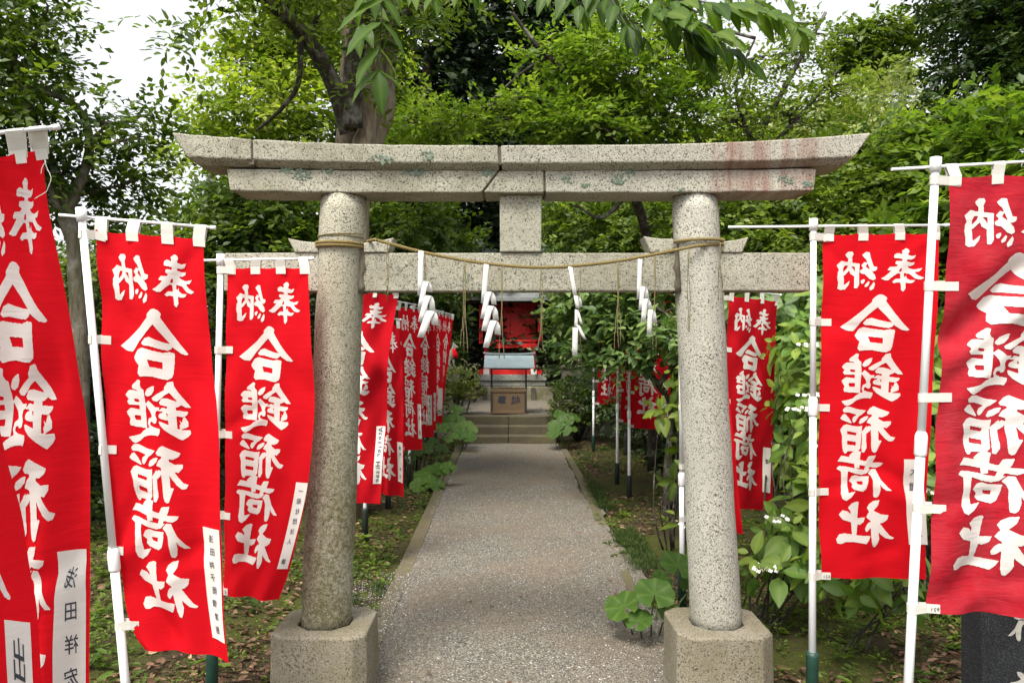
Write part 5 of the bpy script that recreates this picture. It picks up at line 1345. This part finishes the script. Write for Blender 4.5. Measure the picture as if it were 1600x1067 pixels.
# the wood beyond: one mass
g = np.random.default_rng(99); n = 3600
xw = g.uniform(-38, 38, n); yw = g.uniform(25, 36, n) - .010*xw**2*0
top = np.interp(xw, [-38, -14, -8, -5, 0, 6, 14, 38], [4.4, 4.0, 4.2, 5.6, 7.2, 7.0, 6.6, 8.0]) + .9*np.sin(xw*.9) + .5*np.sin(xw*2.3)
zw = 1.0 + (top - .2)*g.random(n)**.8
u = unit(g.normal(size=(n, 3)) + np.array([0, -.8, .2])); per = 10
pos = np.stack([xw, yw, zw], 1)[:, None] + g.normal(size=(n, per, 3))*np.array([.42, .42, .25])
V, F, T = put_leaves(LEAF4, pos.reshape(-1, 3), (u[:, None] + g.normal(size=(n, per, 3))*.6).reshape(-1, 3), (np.array([0, 0, 1.0]) + g.normal(size=(n, per, 3))*.5).reshape(-1, 3), (.42*g.uniform(.6, 1.2, (n, per))).ravel(), np.clip(.42 + (g.normal(size=n)*.22)[:, None] + g.normal(size=(n, per))*.1, 0, 1).ravel())
tag(np_obj('far_wood', V, F, M['leaf_conifer'], tint=T), kind='stuff')  # near-black leaf colour paints deep forest shade into the gaps between crowns

# ------------------------------------------------------------------ hydrangeas with big paired leaves
def hydrangea(label, foot, blobs, n, leaf=.12, seed=0, flowers=(), mat='leaf_hydrangea', mu=.5, stems=26):
    th = empty('hydrangea', foot, label, 'shrub', 'hydrangeas beside the gate')
    g = np.random.default_rng(seed)
    p, u, c, pick = sprays(g, blobs, n, .45, .15, 2.2)
    N = len(p); ax = unit(u*np.array([1, 1, .5]) + np.array([0, -.15, .55]) + g.normal(size=(N, 3))*.25)
    a = unit(np.cross(ax, g.normal(size=(N, 3)))); b = np.cross(ax, a)
    P_, D_, U_, S_, T_ = [], [], [], [], []
    tn = np.clip(mu + g.normal(size=N)*.2, 0, 1)
    for lvl in range(3):
        e = a if lvl % 2 == 0 else b
        for sg in (1, -1):
            ok = g.random(N) < .92
            d = e*sg + ax*(.12 + .32*lvl) + np.array([0, 0, -.22]) + g.normal(size=(N, 3))*.14
            P_.append((p + ax*(.045*lvl) + e*sg*.018)[ok]); D_.append(d[ok]); U_.append((ax + g.normal(size=(N, 3))*.15)[ok])
            S_.append((leaf*(1.0 - .24*lvl)*g.uniform(.75, 1.15, N))[ok]); T_.append(np.clip(tn + .10*lvl + g.normal(size=N)*.08, 0, 1)[ok])
    V, F, T = put_leaves(LEAF_OVAL, *[np.concatenate(q) for q in (P_, D_, U_, S_, T_)])
    np_obj('foliage', V, F, M[mat], th, tint=rib(LEAF_OVAL, T), smooth=True)
    m = MB(); f = Vector(foot)
    for i in range(min(stems, N)):
        q = Vector(p[i]); pts, rs = limb(f + Vector((rnd.uniform(-.12, .12), rnd.uniform(-.12, .12), 0)), q, .009, .004, .10, 7, seed + i); m.tube(pts, rs, 5)
    m.build('stems', M['bark_plum'], th)
    for (px, py, Y) in flowers:
        c = at(px, py, Y); m = MB(); m.smooth = True
        for k in range(26):
            r_ = .035*math.sqrt(rnd.random()); a_ = rnd.random()*6.28; m.lathe(c + Vector((r_*math.cos(a_), r_*math.sin(a_), rnd.uniform(0, .012))), [(.001, -.004), (.004, 0), (.001, .004)], 5)
        fl = m.build('flower', M['flower_bud'], th)
        m = MB()
        for k in range(8):
            a_ = k*PI/4 + rnd.uniform(-.25, .25); o = c + Vector((math.cos(a_)*.062, math.sin(a_)*.062, .006 + rnd.uniform(-.008, .012)))
            for w in range(4):
                b_ = w*PI/2 + rnd.random()*.3; d = Vector((math.cos(b_), math.sin(b_)*.7, math.sin(b_)*.5)).normalized(); s_ = d.cross(Vector((.2, -1, .6))).normalized()
                m._add([o, o + d*.008 + s_*.0065, o + d*.015, o + d*.008 - s_*.0065], [(0, 1, 2, 3)])
        m.build('petal', M['white_petal'], fl)
    return th
hydrangea('bright hydrangea between the dark red banner and the bright red one, white lacecap flowers', footat(1240, 5.4), [bl(1258, 560, 5.8, .17, .3, .26), bl(1262, 660, 5.5, .17, .3, .24), bl(1250, 810, 5.2, .10, .2, .12), bl(1258, 780, 5.1, .14, .2, .18), bl(1268, 500, 6.0, .2, .3, .2), bl(1310, 620, 5.4, .3, .3, .35), bl(1240, 600, 6.5, .3, .3, .3), bl(1225, 690, 6.4, .25, .3, .3), bl(1280, 720, 5.9, .25, .3, .3)], 190, .17, 201, ((1262, 540, 5.25), (1245, 640, 5.0), (1262, 618, 5.1), (1290, 700, 5.0)))
hydrangea('low hydrangea with white star flowers right of the right plinth', footat(1195, 4.75), [bl(1205, 905, 4.5, .12, .15, .10), bl(1236, 856, 4.7, .12, .2, .12), bl(1270, 870, 4.8, .16, .2, .12)], 26, .18, 202, ((1195, 890, 4.38), (1215, 812, 4.6)), stems=12)
hydrangea('hydrangea behind the gap between the two nearest right banners', footat(1462, 4.9), [bl(1460, 640, 5.0, .25, .3, .3), bl(1455, 760, 4.8, .25, .3, .25), bl(1470, 540, 5.2, .28, .3, .3), bl(1400, 800, 5, .3, .3, .3), bl(1350, 700, 5.2, .3, .3, .4)], 100, .16, 203, ((1462, 770, 4.55),))
hydrangea('young hydrangea on a thin dark stem under the bright red banner', footat(1312, 4.35), [bl(1330, 925, 4.3, .10, .12, .05), bl(1390, 925, 4.2, .13, .15, .06), bl(1420, 915, 4.3, .10, .12, .05), bl(1290, 900, 4.4, .08, .1, .08)], 13, .17, 204, (), stems=4)
hydrangea('hydrangea in the shade left of the right pillar', footat(1062, 6.6), [bl(1070, 690, 6.3, .12, .2, .14), bl(1062, 740, 6.2, .10, .2, .10), bl(1050, 650, 6.6, .12, .2, .1), bl(1075, 840, 5.6, .1, .15, .1), bl(1085, 600, 6.5, .15, .2, .2)], 30, .16, 205, ((1076, 822, 5.5),), mat='leaf_mid', mu=.4, stems=10)
hydrangea('pale hydrangea spreading behind the right end of the tie beam', footat(1300, 6.6), [bl(1240, 470, 6.8, .3, .4, .2), bl(1300, 480, 6.6, .3, .4, .25), bl(1180, 470, 7, .3, .4, .18), bl(1180, 540, 7, .3, .4, .3), bl(1330, 540, 6.5, .3, .4, .3)], 130, .15, 206, (), mat='leaf_plum', mu=.55)

# ------------------------------------------------------------------ overhanging branch with large leaflets
def compound(P_, D_, U_, S_, T_, m, p0, p1, n, size, g, hang=.9, tint=.5, droop=.12):
    p0, p1 = Vector(p0), Vector(p1); ax = (p1 - p0); L = ax.length
    pts = [p0.lerp(p1, t) + Vector((0, 0, -droop*L*(t*t - t))) for t in np.linspace(0, 1, 10)]
    m.tube(pts, [.0035*(1 - .6*i/9) for i in range(10)], 5)
    axn = ax.normalized(); sd = axn.cross(Vector((0, 0, 1)))
    if sd.length < .2: sd = axn.cross(Vector((0, 1, 0)))
    sd.normalize(); tb = tint + g.normal()*.10
    for i in range(n):
        t = (i + .8)/n; b = pts[min(9, int(t*9.99))] + Vector(g.normal(size=3))*.004
        for sg in ((1, -1) if i < n-1 else (1, -1, 0)):
            d = axn*(.55 if sg else 1) + sd*sg*(.75 + .2*g.normal()*.5) + Vector((0, 0, -hang*(.55 + .35*g.random()))) + Vector(g.normal(size=3))*.16
            up = axn.cross(sd)*-1 if False else Vector((0, -.45, .8)) + sd*sg*.35 + Vector(g.normal(size=3))*.25
            P_.append(b); D_.append(d); U_.append(up); S_.append(size*g.uniform(.6, 1.2)*(.75 + .4*math.sin(PI*t))); T_.append(min(1, max(0, tb + g.normal()*.16)))
br = empty('overhanging_branch', at(830, -260, 2.9), 'leafy branch with large glossy leaflets hanging into the top of the view', 'branch')
g = np.random.default_rng(303); P_, D_, U_, S_, T_ = [], [], [], [], []; m = MB()
for a_, b_, r0, r1 in (((830, -260, 2.9), (600, -40, 2.7), .014, .006), ((830, -260, 2.9), (760, -60, 2.8), .012, .005), ((830, -260, 2.9), (960, -50, 2.8), .014, .006), ((960, -50, 2.8), (1090, 20, 2.7), .007, .004), ((830, -260, 2.9), (1180, -30, 3.0), .012, .005), ((500, -420, 3.2), (830, -260, 2.9), .03, .014)):
    pts, rs = limb(at(*a_), at(*b_), r0, r1, .05, 8, 5); m.tube(pts, rs, 6)
for a_, b_, n_, sz, hg, tn in (((600, -45, 2.65), (592, 112, 2.55), 5, .150, .10, .55), ((585, -60, 2.8), (562, 40, 2.75), 4, .13, .4, .3), ((640, -50, 2.8), (672, -2, 2.7), 4, .11, 1.0, .35), ((700, -60, 2.9), (735, -18, 2.8), 4, .11, 1.1, .4), ((760, -60, 2.8), (806, -16, 2.7), 5, .115, 1.0, .4),
                               ((860, -60, 2.8), (905, 8, 2.7), 5, .115, .9, .35), ((930, -40, 2.8), (978, 40, 2.65), 6, .120, .7, .3), ((905, -40, 2.9), (950, 20, 2.85), 5, .11, .8, .15), ((980, -30, 2.8), (1070, 34, 2.6), 7, .130, .25, .65), ((1000, 10, 2.7), (1132, 58, 2.5), 7, .145, .10, .8), ((1050, 0, 2.7), (1210, 26, 2.6), 9, .130, .45, .65),
                               ((1040, 30, 2.75), (1165, 96, 2.75), 8, .130, .35, .15), ((1050, 30, 2.8), (1110, 92, 2.8), 6, .125, .4, .08), ((940, -10, 2.9), (1005, 62, 2.85), 6, .12, .5, .1), ((1130, -20, 2.9), (1248, 44, 2.7), 9, .115, .6, .7), ((1180, -40, 3), (1230, -6, 2.9), 4, .11, .8, .6), ((980, -60, 2.9), (1080, -4, 2.8), 7, .12, .5, .45), ((830, -70, 3.0), (850, -8, 2.9), 4, .11, 1.0, .25)):
    compound(P_, D_, U_, S_, T_, m, at(*a_), at(*b_), n_, sz, g, hg, tn)
V, F, T = put_leaves(LEAF_LONG, *[np.array([list(w) if hasattr(w, '__len__') else w for w in q]) for q in (P_, D_, U_, S_, T_)])
np_obj('leaves', V, F, M['leaf_big'], br, tint=rib(LEAF_LONG, T, .3, -.06), smooth=True)
m.build('twigs', M['bark_dark'], br)

# ------------------------------------------------------------------ butterbur: round leaves on stalks
def round_leaf(c, r, nrm, tint, seed):
    g = random.Random(seed); n = 30; V, F, T = [], [], []
    nrm = Vector(nrm).normalized(); a0 = Vector((g.uniform(-1, 1), -.6, 0)); x = (a0 - nrm*a0.dot(nrm)).normalized(); y = nrm.cross(x)
    V.append(Vector(c)); T.append(tint + .15)
    for k in range(1, 5):
        for i in range(n+1):
            a = .22 + (2*PI - .44)*i/n; rr = r*k/4*(1 + .035*math.sin(a*9 + seed) + .03*math.sin(a*4 + seed*2)) * (1 - .12*math.cos(a)**8)
            h = -.10*r + .30*r*(k/4)**1.6 - .18*r*(k/4)**4 + .035*r*math.sin(a*7 + seed)*(k/4)**2
            V.append(Vector(c) + x*(rr*math.cos(a)) + y*(rr*math.sin(a)) + nrm*h); T.append(tint + (.22 if i % 5 == 0 else -.06))
    for i in range(n): F.append((0, 1+i, 2+i))
    for k in range(3):
        for i in range(n):
            q = 1 + k*(n+1) + i; F.append((q, q+n+1, q+n+2, q+1))
    return V, F, T
def butterbur(label, foot, leaves, seed):
    th = empty('butterbur', foot, label, 'plant', 'butterbur clumps along the path'); V, F, T = [], [], []; m = MB(); g = random.Random(seed)
    for k, (px, py, Y, r, tilt) in enumerate(leaves):
        c = at(px, py, Y); v, f, t = round_leaf(c, r, (g.uniform(-.25, .25) + tilt, -.55 + g.uniform(-.2, .15), .8), g.uniform(.35, .65), seed*10 + k)
        b = len(V); V += v; F += [tuple(b + q for q in w) for w in f]; T += t
        fo = Vector(foot)*.5 + Vector((c.x, c.y + .04, foot[2]))*.5; fo.z = float(gz(np.array(fo.x), np.array(fo.y))) - .02
        m.tube([fo, fo.lerp(c, .55) + Vector((0, .02, .02)), c - Vector((0, 0, r*.08))], [.006, .005, .004], 6)
    np_obj('leaves', V, F, M['leaf_butterbur'], th, tint=np.clip(T, 0, 1), smooth=True); m.build('stalks', M['stem'], th)
butterbur('butterbur clump with big round leaves leaning over the path beside the right plinth', footat(1012, 4.75), [(973, 946, 4.5, .105, -.3), (1023, 926, 4.45, .112, .1), (1060, 882, 4.8, .115, .15), (998, 968, 4.42, .08, -.1), (1035, 905, 4.95, .07, .2), (958, 944, 4.7, .06, -.3), (1078, 918, 4.85, .07, .2), (1044, 962, 4.5, .06, .3)], 1)
butterbur('butterbur with pale round leaves on the left kerb', footat(672, 9.6), [(690, 733, 9.4, .13, .1), (672, 752, 9.3, .12, 0), (655, 757, 9.3, .12, -.1), (672, 737, 9.6, .12, 0), (700, 730, 9.4, .10, .2), (660, 742, 9.5, .10, -.2), (684, 758, 9.2, .09, .1)], 2)
butterbur('butterbur spilling round the left end of the stone steps', footat(712, 12.9), [(706, 668, 12.8, .15, .2), (722, 678, 12.6, .15, .1), (733, 683, 12.5, .13, .2), (700, 655, 13.2, .15, 0), (716, 655, 13.2, .13, .1), (728, 664, 12.9, .13, .2), (690, 668, 12.8, .14, -.1), (705, 684, 12.4, .12, 0), (738, 672, 12.8, .10, .2), (712, 640, 13.6, .14, 0)], 3)
butterbur('butterbur spilling round the right end of the stone steps', footat(880, 13.1), [(869, 664, 13, .15, -.2), (884, 656, 13.1, .15, 0), (896, 652, 13.2, .13, .2), (864, 678, 12.8, .12, -.2), (880, 672, 12.9, .14, 0), (893, 668, 13, .11, .1), (875, 648, 13.4, .12, 0)], 4)
butterbur('small butterbur hugging the ground between left kerb and third banner', footat(640, 9.0), [(650, 705, 10.4, .11, 0), (665, 700, 10.6, .11, .1), (640, 715, 10.2, .10, -.1), (690, 700, 10.9, .10, .1), (676, 692, 11.2, .10, 0)], 5)

# clipped azaleas
def azalea(label, px, py, Y, r, seed, n, mu):
    th = empty('azalea', footat(px, Y), label, 'shrub', 'clipped azaleas flanking the steps')
    cr, p, c = crown('foliage', th, 'leaf_azalea', [bl(px, py, Y, r, r, r*.62), bl(px - 14, py + 14, Y - .1, r*.8, r*.8, r*.5), bl(px + 14, py + 16, Y - .1, r*.8, r*.8, r*.5)], n, seed=seed, per=9, leaf=.05, spray=.11, shell=.7, gaps=.1, droop=-.2, tint_mu=mu, tint_sd=.2)
    m = MB(); f = footat(px, Y)
    for i in range(0, 60, 3): m.tube([f, f.lerp(Vector(p[i]), .5) + Vector((0, 0, -.05)), Vector(p[i])], [.02, .012, .005], 5)
    m.build('stems', M['bark_dark'], th)
azalea('clipped yellow-green azalea in front of the left fox statue', 714, 596, 14.7, .34, 401, 520, .62)
azalea('broad dark clipped azalea right of the offertory box', 905, 628, 14.0, .46, 402, 700, .30)

# ------------------------------------------------------------------ the forest floor's cover
g = np.random.default_rng(500)
def floor_pts(n, y0=2.4, y1=14, xmax=5.5, pw=1.6, inner=.95):
    y = y0 + (y1-y0)*g.random(n)**pw; w = np.minimum(xmax, .75*y + .6); s = np.where(g.random(n) < .5, -1, 1)
    x = s*(inner + (w - inner)*g.random(n)); return x, y
def clump(x, y, f=1.4, o=0): return np.sin(x*f*2.1 + o + 1.2*np.sin(y*f)) + np.sin(y*f*1.7 + 2*o + np.sin(x*f*1.3))
x, y = floor_pts(42000); k = clump(x, y) > -.85; x, y = x[k], y[k]; n = len(x)
pos = np.stack([x, y, gz(x, y) + .008 + .014*g.random(n)], 1); a = g.random(n)*2*PI
V, F, T = put_leaves(LEAF6, pos, np.stack([np.cos(a), np.sin(a), g.normal(size=n)*.18], 1), np.array([0, 0, 1.0]) + g.normal(size=(n, 3))*.5, .046*g.uniform(.35, 1.45, n), np.clip(g.normal(.34, .24, n), 0, 1))
tag(np_obj('fallen_leaves', V, F, M['leaf_dead'], tint=T), kind='stuff')
n = 46; x = g.uniform(-.75, .8, n); x = np.where(g.random(n) < .6, np.sign(x)*(.8 - .25*g.random(n)**2), x); y = 3.2 + 9*g.random(n); a = g.random(n)*2*PI
V, F, T = put_leaves(LEAF6, np.stack([x, y, .024 + 0*x], 1), np.stack([np.cos(a), np.sin(a), 0*a], 1), np.array([0, 0, 1.0]) + g.normal(size=(n, 3))*.25, .045*g.uniform(.5, 1.2, n), np.clip(g.normal(.5, .22, n), 0, 1))
tag(np_obj('leaves_on_path', V, F, M['leaf_dead'], tint=T), kind='stuff')
# small weeds: rosettes and sprigs
x, y = floor_pts(13000, 2.4, 14); k = clump(x, y, 1.1, 2.0) > -.25; x, y = x[k], y[k]
xe, ye = g.uniform(.80, 1.0, 90), g.uniform(4.5, 12.5, 90); xn, yn = g.uniform(-2.6, -1.0, 420), g.uniform(3.6, 7.5, 420); xq, yq = g.uniform(1.3, 2.8, 260), g.uniform(3.5, 5.0, 260)
x, y = np.concatenate([x, xe, -xe, xn, xq]), np.concatenate([y, ye, g.uniform(4.8, 12.5, 90), yn, yq])
N = len(x); per = 9; ht = g.uniform(.008, .07, N)*(1 + (g.random(N) < .12)*1.4); sz = g.uniform(.012, .034, N)*(1 + (g.random(N) < .14)*1.2)
a = g.random((N, per))*2*PI; rr = sz[:, None]*g.uniform(.0, .9, (N, per))
base = np.stack([x, y, gz(x, y)], 1)
pos = base[:, None] + np.stack([rr*np.cos(a), rr*np.sin(a), .01 + ht[:, None]*g.random((N, per))], -1)
d = np.stack([np.cos(a), np.sin(a), g.uniform(-.1, .5, (N, per))], -1)
V, F, T = put_leaves(LEAF6, pos.reshape(-1, 3), d.reshape(-1, 3), (np.array([0, 0, 1.0]) + g.normal(size=(N, per, 3))*.25).reshape(-1, 3), (sz[:, None]*g.uniform(.7, 1.3, (N, per))).ravel(), np.clip(.5 + (g.normal(size=N)*.2)[:, None] + g.normal(size=(N, per))*.1, 0, 1).ravel())
tag(np_obj('weeds', V, F, M['weed'], tint=T), kind='stuff')
# dwarf lily-turf tufts along the right kerb, thin grass elsewhere
cx = np.concatenate([g.uniform(.90, 1.12, 130), g.uniform(.88, 1.05, 130), g.uniform(-1.2, -.9, 50), g.uniform(1.0, 1.6, 40)]); cy = np.concatenate([g.uniform(5.9, 7.3, 130), g.uniform(8.2, 9.9, 130), g.uniform(5, 12.5, 50), g.uniform(10, 13, 40)])
N = len(cx); per = 26; a = g.random((N, per))*2*PI; L = .085*g.uniform(.5, 1.2, (N, per))
b0 = np.stack([cx[:, None] + .02*g.normal(size=(N, per)), cy[:, None] + .02*g.normal(size=(N, per)), np.repeat(gz(cx, cy)[:, None], per, 1)], -1).reshape(-1, 3)
dr = np.stack([np.cos(a), np.sin(a)], -1).reshape(-1, 2); L = L.ravel(); q = len(L); w = .0022
pr = np.stack([-dr[:, 1], dr[:, 0], 0*L], 1)*w; V = []
for t, o, h in ((0, 0, 0), (.5, .30, .62), (1, .85, .62)):
    c = b0 + np.stack([dr[:, 0]*L*o, dr[:, 1]*L*o, L*h], 1); V += [c - pr*(1 - .8*t), c + pr*(1 - .8*t)]
V = np.stack(V, 1).reshape(-1, 3); o = (np.arange(q)*6)[:, None]
tag(np_obj('grass_tufts', V, [np.concatenate([np.array([[0, 1, 3, 2]]) + o, np.array([[2, 3, 5, 4]]) + o])], M['leaf_dark'], tint=np.repeat(np.clip(g.normal(.55, .2, q), 0, 1), 6)), kind='stuff')
# loose stones: on the path and spilled beside the left kerb
OCT = np.array([[1,0,0],[0,1,0],[-1,0,0],[0,-1,0],[0,0,.7],[0,0,-.5]], float); OF = np.array([[0,1,4],[1,2,4],[2,3,4],[3,0,4]])
n1, n2, n3, n4 = 24000, 2600, 900, 3800
y = np.concatenate([3.0 + 6.5*g.random(n1)**1.5, g.uniform(4.1, 6.0, n2), g.uniform(3.2, 7, n3), 4 + 8*g.random(n4)**1.4]); x = np.concatenate([g.uniform(-.76, .9, n1), g.normal(-1.0, .13, n2), g.normal(.93, .07, n3), g.normal(-.765, .035, n4)])
n = len(x); zz = np.where((x > -.83) & (x < .9), .004 + .012*np.sin(PI*np.clip((x + .8)/1.7, 0, 1)) + .004*np.sin(3*x + 1.7*y) + .003*np.sin(7*x - 4*y), gz(x, y)); zz = np.where((x < -.725) & (x > -.87), np.maximum(zz, .013), zz)
r = .0042*g.uniform(.55, 1.6, n)**1.3; a = g.random(n)*2*PI; S = g.uniform(.6, 1.15, (n, 6, 1)); O = OCT[None]*S*r[:, None, None]
ca, sa = np.cos(a)[:, None], np.sin(a)[:, None]
V = np.stack([O[..., 0]*ca - O[..., 1]*sa*.75 + x[:, None], O[..., 0]*sa + O[..., 1]*ca*.75 + y[:, None], O[..., 2] + zz[:, None] + r[:, None]*.3], -1).reshape(-1, 3)
F = (OF[None] + (np.arange(n)*6)[:, None, None]).reshape(-1, 3)
t = NT('pebble'); a_ = t.node('ShaderNodeAttribute', attribute_name='tint'); t.base(t.ramp(a_.outputs['Fac'], [(0, (.05,.05,.048)), (.4, (.17,.165,.15)), (.75, (.32,.30,.265)), (1, (.56,.53,.47))])); t.rough(.9, .25)
tag(np_obj('loose_stones', V, [F], t.m, tint=np.repeat(np.clip(g.normal(.5, .25, n), 0, 1), 6)), kind='stuff')
